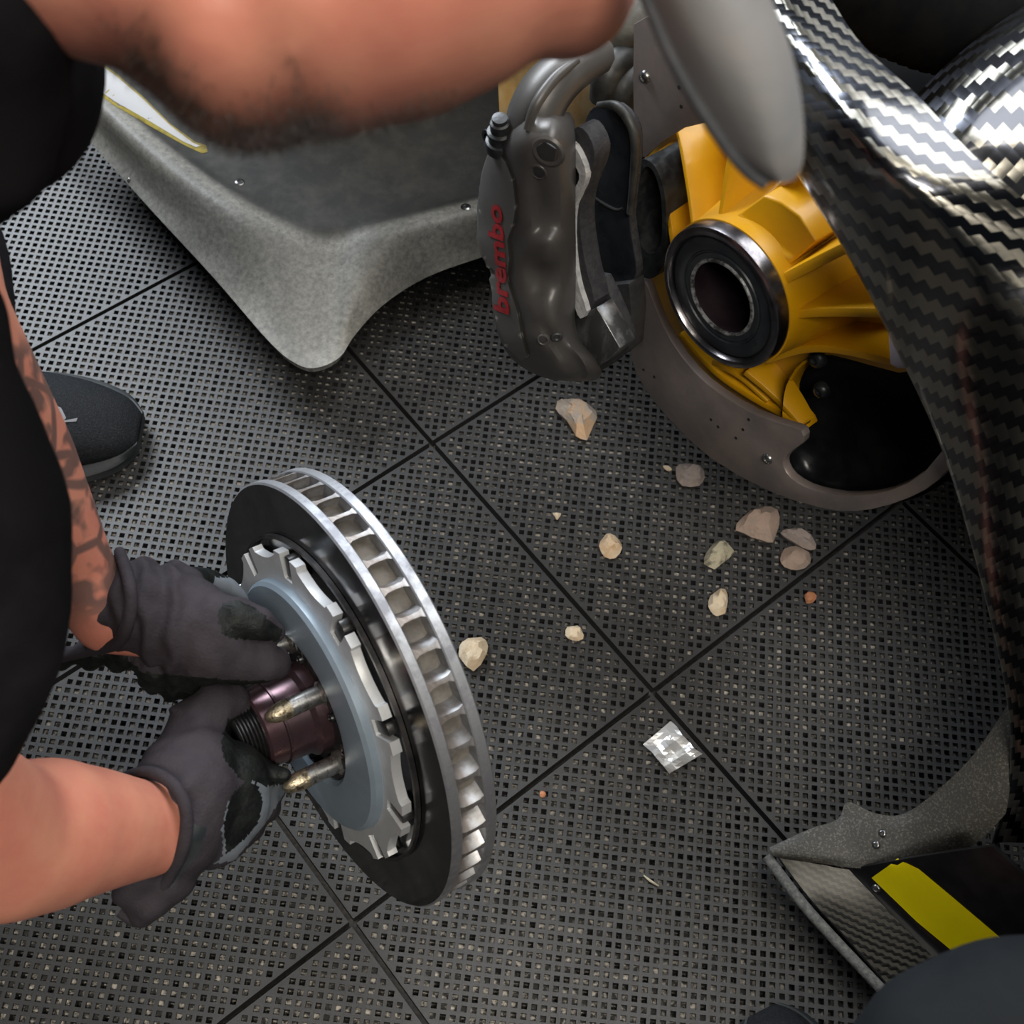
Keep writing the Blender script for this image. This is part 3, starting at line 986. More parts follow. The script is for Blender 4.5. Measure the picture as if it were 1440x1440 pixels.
# ---- brown heat shields of the brake duct
WS = -0.050
sh1 = plate('heat_shield', [(891, 34), (908, 24), (960, 8), (1050, 10), (1062, 168), (1012, 168), (962, 180), (930, 200), (908, 221), (901, 221), (895, 206), (891, 190), (890, 110)], WS, .003, 'brown_shield', car, bevel=.0008, label='brown metal heat shield plate behind the grey cap peak')
rivet('rivet', hp(907, 108, WS), HN, .0058, 'bolt_steel', sh1, h=.003)
for x, y in ((954, 95), (955, 123), (958, 150)):
    lathe('drill_hole_shade', hp(x, y, WS), HN, [(0, .0004), (.0017, .0004), (.0017, -.001), (0, -.001)], 'dark_hole', sh1, seg=12, closed=False)  # dark disc on the plate, painted as the shade inside a hole
sh2 = plate('heat_shield', [(884, 440), (885, 405), (890, 386), (898, 386), (910, 402), (924, 440), (945, 482), (975, 522), (1010, 552), (1060, 582), (1110, 599), (1127, 606), (1129, 622), (1114, 634), (1103, 645), (1102, 657),
                            (1112, 672), (1135, 686), (1165, 694), (1200, 697), (1250, 690), (1300, 663), (1345, 610), (1352, 630), (1335, 660), (1300, 690), (1250, 711), (1200, 720), (1150, 714), (1080, 691), (1000, 646), (940, 590), (905, 545), (887, 505)],
            WS, .010, 'brown_shield', car, n=2, bevel=.002, label='brown metal heat shield curving under the hub')
for x, y in ((896, 472), (1080, 645)):
    rivet('rivet', hp(x, y, WS), HN, .0055, 'bolt_steel', sh2, h=.003)
for x, y in ((1053, 590), (1045, 604), (1035, 616), (1000, 590), (1010, 600), (920, 530), (905, 520)):
    lathe('drill_hole_shade', hp(x, y, WS), HN, [(0, .0004), (.0016, .0004), (.0016, -.001), (0, -.001)], 'dark_hole', sh2, seg=12, closed=False)  # hole shade again painted as a dark disc
plate('tab', [(1249, 466), (1262, 474), (1300, 512), (1290, 518), (1262, 518), (1252, 512)], -.030, .003, 'mauve_tab', car, bevel=.0006, label='pale mauve metal tab at the end of the upright')
# black duct mouth: a real scoop behind the shield
dm_rows = []
for s, (wd, sc) in enumerate(((-.060, 1.0), (-.085, 1.0), (-.115, .93), (-.135, .75), (-.145, .45))):
    ring = []
    cx_, cy_ = 1215, 590
    for x, y in ((1098, 640), (1100, 590), (1105, 545), (1128, 508), (1180, 492), (1260, 498), (1330, 530), (1375, 590), (1360, 650), (1290, 700), (1210, 708), (1130, 690)):
        ring.append(hp(cx_ + (x - cx_) * sc, cy_ + (y - cy_) * sc, wd))
    dm_rows.append(ring)
loft('brake_duct', dm_rows, 'duct_black', car, n=4, m_n=3, label='black rubber brake duct mouth', ang=60)
o_ = bpy.data.objects['brake_duct']
bm = bmesh.new(); bm.from_mesh(o_.data)
big = [f for f in bm.faces if len(f.verts) > 6]
big.sort(key=lambda f: -f.calc_area())
bmesh.ops.delete(bm, geom=[big[0]], context='FACES')
bmesh.ops.reverse_faces(bm, faces=bm.faces)
bm.to_mesh(o_.data); bm.free()
for x, y, r in ((1150, 504, .009), (1156, 548, .008)):
    rivet('bolt', hp(x, y, -.088), HN, r, 'rubber_black', o_, h=.006)
# oval duct sleeve left of the bearing
def ring_plate(name, outer, inner, w, thick, m, parent, label=None):
    A = spline([hp(x, y, w) for x, y in outer], 4, True)
    B = spline([hp(x, y, w) for x, y in inner], 4, True)
    k = len(A)
    vs = A + B + [p - HN * thick for p in A] + [p - HN * thick for p in B]
    fs = []
    for i in range(k):
        j = (i + 1) % k
        fs += [(i, j, k + j, k + i), (i, 2 * k + i, 2 * k + j, j), (k + i, k + j, 3 * k + j, 3 * k + i), (2 * k + i, 3 * k + i, 3 * k + j, 2 * k + j)]
    o = build(name, vs, fs, m, parent, label=label)
    fix_normals(o)
    return sharp(o, 40)
ov = ring_plate('duct_sleeve', [(906, 224), (922, 236), (934, 270), (937, 320), (934, 368), (920, 390), (902, 388), (890, 365), (885, 310), (887, 262), (894, 236)],
                [(910, 234), (920, 244), (929, 274), (931, 315), (929, 342), (920, 356), (908, 354), (899, 338), (896, 306), (897, 268), (902, 244)], -.030, .05, 'rubber_black', car, 'oval black rubber duct sleeve')
plate('sleeve_bottom', [(895, 236), (930, 236), (938, 300), (932, 360), (900, 360), (892, 300)], -.085, .004, 'bore_dark', ov)

# ---- brake caliper
def calrow(y, xl, xm, xr, dw=0.0, wl=.088, wm=.104, wr=.078):
    # loop: logo face, ridge, inner face and the back of the casting
    return [hp(xl, y, wl), hp((xl + xm) / 2 - 2, y, (wl + wm) / 2 + .005), hp(xm, y, wm), hp((xm * .65 + xr * .35), y, wm - .006 + dw), hp((xm * .3 + xr * .7), y, wm - .012 + dw), hp(xr, y, wr),
            hp(xr + 16, y, wr - .035), hp(xm + 30, y + 4, .030), hp(xl + 30, y + 4, .036), hp(xl + 4, y + 2, .062)]
cal_rows = [calrow(158, 726, 752, 786, wl=.062, wm=.080, wr=.060), calrow(172, 712, 746, 792, wl=.074, wm=.094, wr=.068), calrow(200, 694, 738, 794, .002), calrow(238, 680, 734, 794, .001), calrow(265, 676, 735, 794, -.002), calrow(292, 673, 738, 794, -.005),
            calrow(318, 673, 740, 794, -.004), calrow(338, 672, 733, 794, .004), calrow(360, 679, 731, 794, .003), calrow(380, 690, 733, 794, -.004),
            calrow(402, 693, 735, 794, -.003), calrow(425, 693, 735, 794, .003), calrow(452, 697, 746, 794, .004), calrow(480, 706, 762, 802, -.004),
            calrow(505, 722, 778, 822, -.002, .084, .096), calrow(523, 748, 790, 830, 0, .078, .086, .070), calrow(532, 772, 800, 826, 0, .068, .074, .064)]
cal = loft('brake_caliper', cal_rows, 'caliper_grey', car, n=4, m_n=3, label='gunmetal brake caliper with a red maker name', ang=38)
tube('caliper_bridge', [hp(742, 210, .072), hp(750, 170, .072), hp(766, 132, .060), hp(796, 100, .036), (hp(836, 76, .0))], [.026, .0275, .026, .024, .022], 'caliper_grey', cal, n=6, seg=10, flat=.8)
tube('bridge_rib', [hp(*p) for p in [(742, 182, .0985), (755, 145, .090), (782, 108, .068), (812, 84, .044)]], [.0035, .0045, .0045, .003], 'caliper_grey', cal, n=6, seg=10)
cb = bvh_of(cal)
def disc_on(name, bv, x, y, r, prof, m, parent, label=None, seg=20, nrm=None, lift=0):
    c = cast(bv, x, y, lift)
    if not c:
        return None
    return lathe(name, c[0], nrm or c[1], prof, m, parent, seg=seg, closed=False, label=label)
for x, y, r, sg in ((770, 214, .0105, 5), (757, 242, .0062, 18), (764, 478, .0042, 18)):
    disc_on('bolt_recess', cb, x, y, 0, [(r * .86, .0004), (r, .0009), (r * 1.18, .0007), (r * 1.35, -.0012)], 'caliper_grey', cal, seg=24)
    disc_on('recess_shade', cb, x - 1, y - 1, 0, [(0, .0005), (r * .88, .0005), (r * .9, -.001)], 'caliper_dark', cal, seg=sg)  # flat dark disc painted for the shade in the recess
disc_on('screw', cb, 783, 474, 0, [(0, .0004), (.0018, .0004), (.0026, .0014), (.0046, .0014), (.0054, .0006), (.0056, -.002)], 'caliper_dark', cal)
# bleed screw with cap
bs0, bs1 = hp(704, 203, .094), hp(703, 170, .098)
ax_ = (bs1 - bs0).normalized()
bl = lathe('bleed_screw', bs0, ax_, [(0, -.004), (.0125, -.004), (.0130, .002), (.0120, .005), (.0098, .0055), (.0098, .0110), (.0106, .0120), (.0106, .0150), (.0080, .0160), (.0080, .0240), (.0062, .0250), (.0062, .0290), (0, .0300)], 'rubber_black', cal, seg=24, closed=False, label='black bleed screw with rubber cap', ang=30)
lathe('cap_loop', hp(687, 192, .098), HN, [(.0035, .002), (.0062, .002), (.0062, -.002), (.0035, -.002)], 'rubber_black', cal, seg=18)
# red maker name laid on the outer face, reading upwards
def lettering(text, p0, p1, height_px, bv, m, parent, shear=.25):
    cu = bpy.data.curves.new('lettering', 'FONT')
    cu.body = text
    cu.size = 1.0
    cu.shear = shear
    cu.resolution_u = 4
    cu.offset = .028
    t = bpy.data.objects.new('tmp', cu)
    COL.objects.link(t)
    me = bpy.data.meshes.new_from_object(t.evaluated_get(bpy.context.evaluated_depsgraph_get()))
    bpy.data.objects.remove(t)
    bm = bmesh.new()
    bm.from_mesh(me)
    bmesh.ops.triangulate(bm, faces=bm.faces)
    bmesh.ops.subdivide_edges(bm, edges=[e for e in bm.edges if e.calc_length() > .15], cuts=1, use_grid_fill=True)
    bmesh.ops.triangulate(bm, faces=bm.faces)
    xs = [v.co.x for v in bm.verts]
    x0, x1 = min(xs), max(xs)
    d = V((p1[0] - p0[0], p1[1] - p0[1], 0))
    L = d.length
    d.normalize()
    u = V((d.y, -d.x, 0))
    vs = []
    last = None
    for v in bm.verts:
        q = V((p0[0], p0[1], 0)) + d * ((v.co.x - x0) / (x1 - x0) * L) + u * (v.co.y * height_px)
        c = cast(bv, q.x, q.y, .0030) or last
        last = c
        vs.append(c)
    bm.verts.index_update()
    fs = [tuple(v.index for v in f.verts) for f in bm.faces]
    bm.free()
    k = len(vs)
    return fix_normals(build('lettering', [c[0] for c in vs] + [c[0] - c[1] * .0006 for c in vs], fs + [tuple(k + i for i in reversed(f)) for f in fs], m, parent, smooth=False, label='red italic maker name brembo'))
decal('logo_face', [(692, 214), (684, 238), (677, 264), (677, 296), (676, 330), (684, 362), (694, 404), (700, 446), (712, 484), (734, 506), (744, 500), (736, 470), (731, 440), (722, 412), (716, 392), (719, 362), (716, 336), (724, 316), (728, 290), (724, 252), (714, 226), (702, 212)],
      cb, 'caliper_light', cal, .0022, step=6, label='flat raised face carrying the maker name')
lettering('brembo', (719, 441), (708, 286), 28, cb, 'logo_red', cal)

# ---- brake pads in the caliper
p1 = plate('brake_pad', [(812, 330), (812, 250), (818, 196), (824, 166), (836, 150), (866, 150), (886, 172), (893, 200), (890, 250), (884, 305), (890, 350), (894, 384), (882, 402), (856, 396), (830, 372)], -.004, .010, 'pad_plate', car, n=2, edge='pad_body', bevel=.001, label='black inner brake pad')
tube('pad_rim', [hp(x, y, .0) for x, y in ((842, 148), (866, 149), (884, 168), (893, 198), (891, 250), (886, 300))], [.003, .0042, .0045, .004, .0035, .003], 'hose_grey', p1, n=4, seg=8)
tube('pad_slot', [hp(x, y, -.0035) for x, y in ((829, 272), (845, 284), (866, 295), (876, 293))], [.0012, .0016, .0016, .0012], 'dark_hole', p1, n=3, seg=8)
p2 = plate('brake_pad', [(799, 380), (796, 320), (800, 280), (812, 258), (814, 244), (800, 216), (798, 200), (808, 206), (818, 224), (824, 244), (820, 262), (808, 290), (805, 330), (809, 378), (816, 410), (825, 438), (816, 448), (808, 430)], .054, .006, 'pad_edge', car, n=2, label='grey outer brake pad with a pale worn edge')
plate('friction_block', [(797, 380), (792, 300), (792, 215), (799, 192), (812, 178), (826, 188), (836, 213), (832, 238), (820, 268), (815, 300), (817, 335), (826, 385), (836, 424), (824, 442), (804, 446)], .049, .018, 'pad_body', p2, n=2, bevel=.001)
st_ = plate('caliper_foot', [(802, 452), (838, 432), (850, 452), (872, 490), (850, 510), (828, 522), (814, 500)], .050, .020, 'worn_steel', car, bevel=.0015, label='scuffed steel foot of the caliper')
plate('foot_strip', [(835, 390), (846, 392), (858, 416), (878, 462), (882, 480), (868, 490), (850, 452)], .030, .012, 'pad_body', st_, bevel=.001)
plate('caliper_back', [(826, 405), (884, 398), (888, 440), (884, 492), (845, 522), (800, 520), (800, 470)], .004, .02, 'caliper_dark', cal, bevel=.002)

# ---- hoses and gold foil behind the caliper
tube('brake_hose', [hp(846, 138, -.05), hp(852, 108, -.05), hp(872, 82, -.07), hp(905, 64, -.11)], [.011, .012, .012, .012], 'hose_grey', car, n=6, seg=14, label='dark grey brake line arching behind the caliper')
tube('brake_hose', [hp(872, 150, -.07), hp(876, 122, -.07), hp(890, 100, -.09), hp(915, 86, -.12)], [.015, .016, .016, .016], 'hose_grey', car, n=6, seg=14, label='thick dark duct hose beside the heat shield')
tube('duct_hose', [hp(858, 66, -.08), hp(884, 36, -.09), hp(915, 4, -.12)], [.020, .021, .020], 'sleeve_grey', car, n=6, seg=14, label='pale grey fabric sleeve above the caliper')
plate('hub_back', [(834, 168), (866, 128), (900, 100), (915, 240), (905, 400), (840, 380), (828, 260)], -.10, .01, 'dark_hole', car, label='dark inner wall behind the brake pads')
frow = []
for i in range(7):
    r_ = []
    for j in range(8):
        x = 694 + j * 33 + i * 2
        y = -40 + i * 42 + (j - 4) * -6
        r_.append(hp(x, y, -.115 + rnd.uniform(-.010, .010)))
    frow.append(r_)
patch('foil_shield', frow, 3, .0008, 'gold_foil', car, label='crumpled gold foil heat shield behind the caliper')

# ---- carbon fender over the wheel opening
def fr(pts):
    return [atz(x, y, z) for x, y, z in pts]
lip = [(985, -60, .66), (1022, 50, .68), (1075, 155, .69), (1130, 255, .685), (1190, 350, .665), (1257, 476, .62), (1332, 640, .52), (1387, 830, .39), (1420, 985, .27), (1423, 1085, .19), (1398, 1185, .12)]
def off(l, dx, dy, dz):
    return [(a[0] + x, a[1] + y, a[2] + z) for a, x, y, z in zip(l, dx, dy, dz)]
r1 = off(lip, [26, 26, 28, 32, 38, 44, 50, 50, 50, 50, 50], [-4, -6, -8, -10, -14, -22, -26, -24, -14, -8, 0], [.030, .034, .038, .040, .040, .040, .038, .034, .03, .03, .03])
r2 = off(lip, [62, 66, 74, 84, 96, 108, 120, 118, 116, 116, 116], [-6, -10, -16, -22, -32, -46, -56, -52, -34, -20, 0], [.056, .062, .068, .072, .072, .072, .07, .06, .055, .05, .05])
r3 = off(lip, [98, 106, 120, 136, 152, 170, 190, 186, 184, 184, 184], [-4, -10, -18, -26, -38, -60, -76, -76, -50, -30, 0], [.066, .074, .082, .086, .086, .086, .084, .075, .07, .06, .06])
r4 = off(lip, [150, 180, 212, 240, 268, 300, 330, 330, 330, 330, 330], [-4, 0, -24, -36, -54, -90, -120, -130, -90, -50, -10], [.066, .074, .080, .084, .086, .086, .084, .080, .078, .07, .07])
lip0 = off(lip, [-1] * 11, [3] * 11, [-.012] * 11)
fen = patch('fender', [fr(lip0), fr(lip), fr(r1), fr(r2), fr(r3), fr(r4)], 6, .005, 'carbon_gloss', car, edge='panel_black', label='glossy woven carbon fender arching over the wheel opening')
# nose body panel beyond the fender
np_rows = [
    fr([(1250, 172, .66), (1290, 132, .665), (1330, 92, .67), (1380, 50, .675), (1445, 5, .68), (1520, -40, .69)]),
    fr([(1268, 190, .69), (1312, 150, .70), (1350, 108, .705), (1400, 64, .71), (1462, 20, .715), (1540, -24, .72)]),
    fr([(1320, 235, .70), (1362, 192, .715), (1400, 150, .72), (1450, 105, .725), (1510, 62, .73), (1590, 15, .735)]),
    fr([(1400, 300, .69), (1436, 262, .70), (1470, 225, .71), (1520, 180, .72), (1580, 135, .725), (1660, 90, .73)]),
    fr([(1520, 400, .66), (1550, 365, .67), (1580, 330, .68), (1630, 290, .69), (1690, 245, .70), (1770, 200, .71)]),
]
patch('nose_panel', np_rows, 6, .005, 'carbon_gloss', car, edge='panel_black', label='woven carbon nose panel beside the fender')
# dark cavity between the two panels: ribbed hose over a dusty liner
lr = [[at(x, y, d) for x, y, d in row] for row in (
    ((1080, -60, 1.16), (1200, -80, 1.18), (1330, -100, 1.2), (1480, -120, 1.2)),
    ((1130, 30, 1.12), (1230, 20, 1.14), (1340, 0, 1.15), (1480, -20, 1.16)),
    ((1200, 150, 1.1), (1290, 140, 1.1), (1380, 120, 1.1), (1500, 100, 1.1)),
    ((1290, 280, 1.1), (1370, 270, 1.1), (1450, 250, 1.1), (1560, 230, 1.1)))]
patch('arch_liner', lr, 4, .004, 'hose_black', car, label='black dusty liner in the gap between the carbon panels')
pts = [at(1150, -50, 1.0), at(1240, -6, 1.02), at(1330, 30, 1.04), at(1420, 40, 1.06)]
sp_ = spline(pts, 14)
nseg = 14
vs, fs = [], []
for i, p in enumerate(sp_):
    t = (sp_[min(i + 1, len(sp_) - 1)] - sp_[max(i - 1, 0)]).normalized()
    e1, e2, _ = frame(t)
    R_ = .038 + (.003 if i % 2 else 0)
    for s in range(24):
        a = 2 * math.pi * s / 24
        vs.append(p + e1 * math.cos(a) * R_ + e2 * math.sin(a) * R_)
for i in range(len(sp_) - 1):
    for s in range(24):
        fs.append((i * 24 + s, i * 24 + (s + 1) % 24, (i + 1) * 24 + (s + 1) % 24, (i + 1) * 24 + s))
fs += [tuple(range(23, -1, -1)), tuple((len(sp_) - 1) * 24 + s for s in range(24))]
build('cooling_hose', vs, fs, 'hose_black', car, smooth=True, label='black ribbed cooling hose')

# ---- floor corner behind the wheel: dusty arch liner, carbon foot, black side plate, yellow sticker
ln_rows = [
    fr([(1082, 1192, .050), (1138, 1166, .060), (1178, 1152, .066), (1192, 1128, .072), (1232, 1144, .080), (1272, 1144, .092), (1320, 1110, .12), (1370, 1060, .16), (1420, 985, .21), (1470, 890, .27)]),
    fr([(1084, 1197, .052), (1142, 1182, .062), (1184, 1172, .068), (1208, 1164, .074), (1242, 1168, .082), (1282, 1164, .096), (1332, 1134, .126), (1384, 1086, .166), (1436, 1012, .22), (1490, 920, .28)]),
    fr([(1088, 1203, .050), (1150, 1204, .060), (1200, 1204, .066), (1226, 1202, .072), (1258, 1202, .080), (1296, 1194, .092), (1346, 1172, .120), (1396, 1124, .160), (1450, 1050, .21), (1510, 960, .27)]),
    fr([(1092, 1206, .046), (1152, 1214, .054), (1194, 1220, .060), (1226, 1222, .064), (1262, 1222, .070), (1304, 1216, .078), (1352, 1200, .10), (1400, 1160, .14), (1462, 1085, .19), (1530, 990, .25)]),
]
lin = patch('wheel_arch_liner', ln_rows, 5, .004, 'liner_dusty', car, edge='cut_edge', label='dusty grey wheel arch liner sweeping up behind the wheel opening')
lb = bvh_of(lin)
for x, y in ((1232, 1188), (1241, 1172)):
    c = cast(lb, x, y, 0)
    if c:
        rivet('rivet', c[0], c[1], .0042, 'bolt_steel', lin, h=.0018)
foot_rows = [
    fr([(1086, 1193, .046), (1138, 1262, .046), (1190, 1318, .046), (1262, 1398, .046), (1330, 1470, .046)]),
    fr([(1130, 1204, .050), (1180, 1264, .050), (1236, 1322, .050), (1308, 1390, .050), (1376, 1462, .050)]),
    fr([(1190, 1218, .054), (1234, 1264, .054), (1290, 1322, .054), (1350, 1384, .054), (1420, 1450, .054)]),
]
foot = patch('floor_foot', foot_rows, 6, .010, 'carbon_fine', car, edge='cut_edge', label='woven carbon floor corner with a pale cut edge')
tube('foot_edge', [atz(x, y, .040) for x, y in ((1078, 1204), (1128, 1270), (1180, 1328), (1250, 1402), (1320, 1476))], [.0055] * 5, 'cut_edge', foot, n=4, seg=10)
side_rows = [
    fr([(1190, 1219, .054), (1234, 1265, .054), (1290, 1323, .054), (1350, 1385, .054), (1420, 1451, .054)]),
    fr([(1212, 1219, .064), (1262, 1265, .064), (1318, 1318, .064), (1378, 1374, .064), (1446, 1440, .064)]),
    fr([(1290, 1205, .12), (1336, 1250, .12), (1390, 1300, .12), (1448, 1352, .12), (1510, 1410, .12)]),
    fr([(1395, 1190, .20), (1430, 1222, .20), (1480, 1268, .20), (1540, 1320, .20), (1600, 1370, .20)]),
]
side = patch('side_plate', side_rows, 5, .004, 'panel_black', car, label='gloss black side plate with silver screws')
sdb = bvh_of(side)
for x, y in ((1232, 1250), (1285, 1319)):
    c = cast(sdb, x, y, 0)
    if c:
        rivet('screw', c[0], c[1], .0048, 'bolt_steel', side, h=.002)
decal('sticker', [(1226, 1234), (1263, 1208), (1292, 1222), (1340, 1262), (1406, 1318), (1440, 1346), (1400, 1390), (1348, 1344), (1290, 1296)], sdb, 'decal_yellow', side, .0008, step=12, label='bright yellow sticker')

# ---- dark wall added inboard of the hub, keeps light off the floor
def hl(x, z, wd):
    return HUB + H1 * x + HN * wd + V((0, 0, z - HUB.z))
ch_rows = [[hl(x, z, wd) for x in (-.75, -.4, 0, .4, .8, 1.1)] for z, wd in ((.07, -.46), (.20, -.44), (.40, -.42), (.60, -.42), (.70, -.45))]
patch('inboard_blocker', ch_rows, 3, .01, 'duct_black', car, label='added black wall inboard of the hub that blocks light')

# ---- carbon sheet added out of view, shades the floor beside the car
bon = [[V((x, y, z)) for x, z in ((.62, .62), (.75, .72), (1.0, .76), (1.4, .76))] for y in (-1.0, -.7, -.4, -.1)]
bon += [[V((x, y, z)) for x, z in ((.72, .66), (.85, .74), (1.1, .77), (1.5, .77))] for y in (.25, .6, 1.0)]
patch('bonnet_blocker', bon, 4, .005, 'carbon_gloss', car, edge='panel_black', label='added carbon sheet out of view that blocks light')

# ---- carbon panel added out of view, shades the hub and mid floor
def uvz(u, v_, z):
    return UD * u + VD * v_ + V((0, 0, z))
ff_rows = []
for v_, z0 in ((-.005, .50), (.0, .58), (.03, .66), (.10, .71), (.30, .74), (.70, .75)):
    ff_rows.append([uvz(u, v_ + (abs(u) - .3) * .05, z0 - max(0, (-u - .7)) * .5) for u in (-.29, -.45, -.65, -.85, -1.05, -1.2)])
patch('fender_blocker', ff_rows, 4, .005, 'carbon_gloss', car, edge='panel_black', label='added carbon panel out of view that shades the hub and floor')

# ---- hidden wall added on the splitter, blocks light to the floor under the car
wl = []
for z, u in ((.132, -.38), (.20, -.39), (.32, -.38), (.44, -.355), (.54, -.31)):
    wl.append([uvz(u + .02 * math.cos(v_ * 9), v_, z) for v_ in (.14, .20, .28, .42, .58)])
patch('well_wall_blocker', wl, 4, .004, 'duct_black', car, label='added hidden black wall above the splitter that blocks light')

# ================================================================== stones and litter on the floor
def stone(px, h, m, label, seed, name='stone', cat='stone'):
    r = random.Random(seed)
    P = [atz(x, y, h * .35) for x, y in px]
    P = spline(P, 2, True)
    c = sum(P, V()) / len(P)
    P = [c + (p - c) * (1 + r.uniform(-.05, .05)) for p in P]
    k = len(P)
    vs = [V((c.x + (p.x - c.x) * .86, c.y + (p.y - c.y) * .86, 0.0003)) for p in P]
    vs += [V((p.x, p.y, h * (.35 + r.uniform(-.12, .12)))) for p in P]
    sh = V((r.uniform(-.2, .2), r.uniform(-.2, .2), 0))
    for p in P:
        s = .66 + r.uniform(-.16, .12)
        q = c + (p - c) * s
        vs.append(V((q.x, q.y, h * (.84 + r.uniform(-.16, .12)))))
    for p in P[::2]:
        q = c + (p - c) * .3 + sh * (p - c).length * .5
        vs.append(V((q.x, q.y, h * (.98 + r.uniform(-.10, .10)))))
    k2 = len(P[::2])
    fs = [tuple(range(k - 1, -1, -1))]
    for a in (0, k):
        for i in range(k):
            j = (i + 1) % k
            fs.append((a + i, a + j, a + k + j, a + k + i))
    o2, o3 = 2 * k, 3 * k
    for i in range(k2):
        j = (i + 1) % k2
        fs.append((o2 + 2 * i, o2 + 2 * i + 1, o3 + i))
        fs.append((o2 + 2 * i + 1, o2 + (2 * i + 2) % k, o3 + j, o3 + i))
    fs.append(tuple(o3 + i for i in range(k2)))
    o = build(name, vs, fs, m, base=(c.x, c.y, 0))
    fix_normals(o)
    sharp(o, 28)
    setp(o, label, cat, 'stones scattered on the tiles')
    return o
stone([(782, 568), (790, 561), (815, 562), (838, 577), (836, 597), (825, 618), (810, 612), (797, 590), (785, 580)], .020, 'stone_grey', 'largest stone, half orange half grey, below the caliper', 1)
stone([(951, 660), (962, 652), (985, 656), (991, 670), (983, 683), (960, 683), (952, 675)], .014, 'stone_mauve', 'rounded grey-buff stone beside a tiny white chip', 2)
stone([(932, 655), (940, 655), (945, 660), (941, 663), (935, 660)], .003, 'stone_cream', 'tiny white stone chip beside a rounded buff stone', 3)
stone([(1034, 738), (1055, 718), (1075, 710), (1092, 718), (1095, 738), (1087, 763), (1070, 760), (1045, 750)], .020, 'stone_pink', 'large wedge-shaped brown-pink stone below the heat shield', 4)
stone([(990, 793), (995, 775), (1010, 760), (1025, 765), (1032, 777), (1018, 790), (1005, 800)], .014, 'stone_olive', 'jagged olive-grey stone with dark pits', 5)
stone([(1098, 750), (1110, 743), (1125, 742), (1143, 757), (1147, 773), (1130, 770), (1115, 762)], .014, 'stone_mauve', 'crooked mauve-grey stone touching a pale rounded one', 6)
stone([(1097, 785), (1103, 772), (1120, 768), (1138, 777), (1140, 793), (1122, 802), (1103, 797)], .014, 'stone_pink', 'pale rounded stone against a crooked mauve-grey one', 7)
stone([(996, 845), (1005, 832), (1020, 827), (1023, 845), (1020, 862), (1008, 866), (999, 860)], .012, 'stone_cream', 'upright pale tan stone with small dark marks beside a tile seam', 8)
stone([(842, 768), (848, 755), (858, 749), (870, 760), (875, 770), (866, 785), (850, 783)], .014, 'stone_tan', 'lumpy orange-tan stone lying alone mid-tile', 9)
stone([(777, 721), (789, 722), (786, 728), (783, 731), (780, 726)], .004, 'stone_cream', 'tiny triangular cream stone chip', 10)
stone([(795, 893), (798, 882), (812, 880), (819, 888), (820, 898), (805, 901)], .009, 'stone_cream', 'small cream stone beside the long tile seam', 11)
stone([(645, 917), (650, 902), (668, 895), (684, 900), (684, 920), (666, 943), (648, 928)], .016, 'stone_cream', 'cream layered stone next to the brake disc rim', 12)
stone([(1131, 836), (1140, 831), (1149, 838), (1144, 847), (1134, 848)], .006, 'stone_orange', 'small rust-red stone below the pale rounded stone', 13)
stone([(759, 1114), (764, 1112), (768, 1116), (766, 1121), (760, 1121)], .003, 'stone_orange', 'tiny bright orange crumb on the bare tile', 14, 'crumb', 'crumb')
# foil scrap
fr_ = []
gx = [(904, 1047, 943, 1014), (916, 1057, 952, 1022), (921, 1063, 960, 1034), (930, 1074, 970, 1044), (934, 1078, 976, 1052), (941, 1088, 988, 1060)]
hh = (.004, .006, .014, .004, .010, .003)
r_ = random.Random(5)
for (x0, y0, x1, y1), h in zip(gx, hh):
    fr_.append([atz(x0 + (x1 - x0) * t, y0 + (y1 - y0) * t, .003 + h * (.6 + r_.uniform(-.4, .5))) for t in (0, .22, .48, .75, 1)])
fo = patch('foil_scrap', fr_, 2, .0004, 'foil_silver', base=atz(945, 1050, 0))
fo.data.polygons.foreach_set('use_smooth', [False] * len(fo.data.polygons))
setp(fo, 'crumpled silver foil scrap beside a tile seam', 'foil')
st = tube('splinter', [atz(905, 1231, .0015), atz(915, 1239, .003), atz(926, 1246, .0015)], [.0008, .0014, .0010], 'straw', n=3, seg=6, base=atz(915, 1239, 0))
setp(st, 'short straw-coloured splinter on the tiles', 'splinter')

# ================================================================== the mechanic
man = thing('person', V((-0.62, -0.28, 0.0)), 'person in black shirt, grey cap and gloves bending over a brake disc', 'person')
# ---- body: head, neck, trunk, arms, legs as one skin
B = Blob()
D = .48
B.eye(340, 55, D, 145, 150, .060)          # jaw
B.eye(270, 10, D, 120, 135, .058)
B.eye(215, 12, D, 80, 110, .055)
B.eye(130, -55, D, 150, 130, .060)         # neck
B.eye(450, 20, D, 170, 163, .066)
B.eye(555, 0, D, 165, 160, .066)           # cheek
B.eye(640, -22, D, 130, 145, .062)
B.eye(690, -40, D, 90, 148, .055)
B.eye(800, -40, D + .01, 95, 110, .055)    # brow
B.eye(835, -50, D + .01, 70, 108, .050)
B.eye(560, -260, D + .01, 360, 300, .080)  # skull
B.eye(430, -210, D - .075, 60, 95, .012)   # ear
B.chain([(600, 70, D + .06, 60), (665, 75, D + .07, 40)])     # nose, on the far side
B.chain([(520, 90, D + .06, 70), (470, 100, D + .06, 70)])    # mouth and chin
neck = at(70, -95, D)
B.cap(neck, .036, V((-.30, -.45, .94)), .06)
chest, hips = V((-.42, -.42, .80)), V((-.72, -.28, .40))
B.cap(chest, .125, hips, .15)
shR, shL = at(-130, 60, .60), at(-120, 180, .95)
B.cap(chest, .11, shR, .055)
B.cap(chest, .11, shL, .055)
elR = at(-105, 1085, .755)
elL = at(-85, 430, .86)
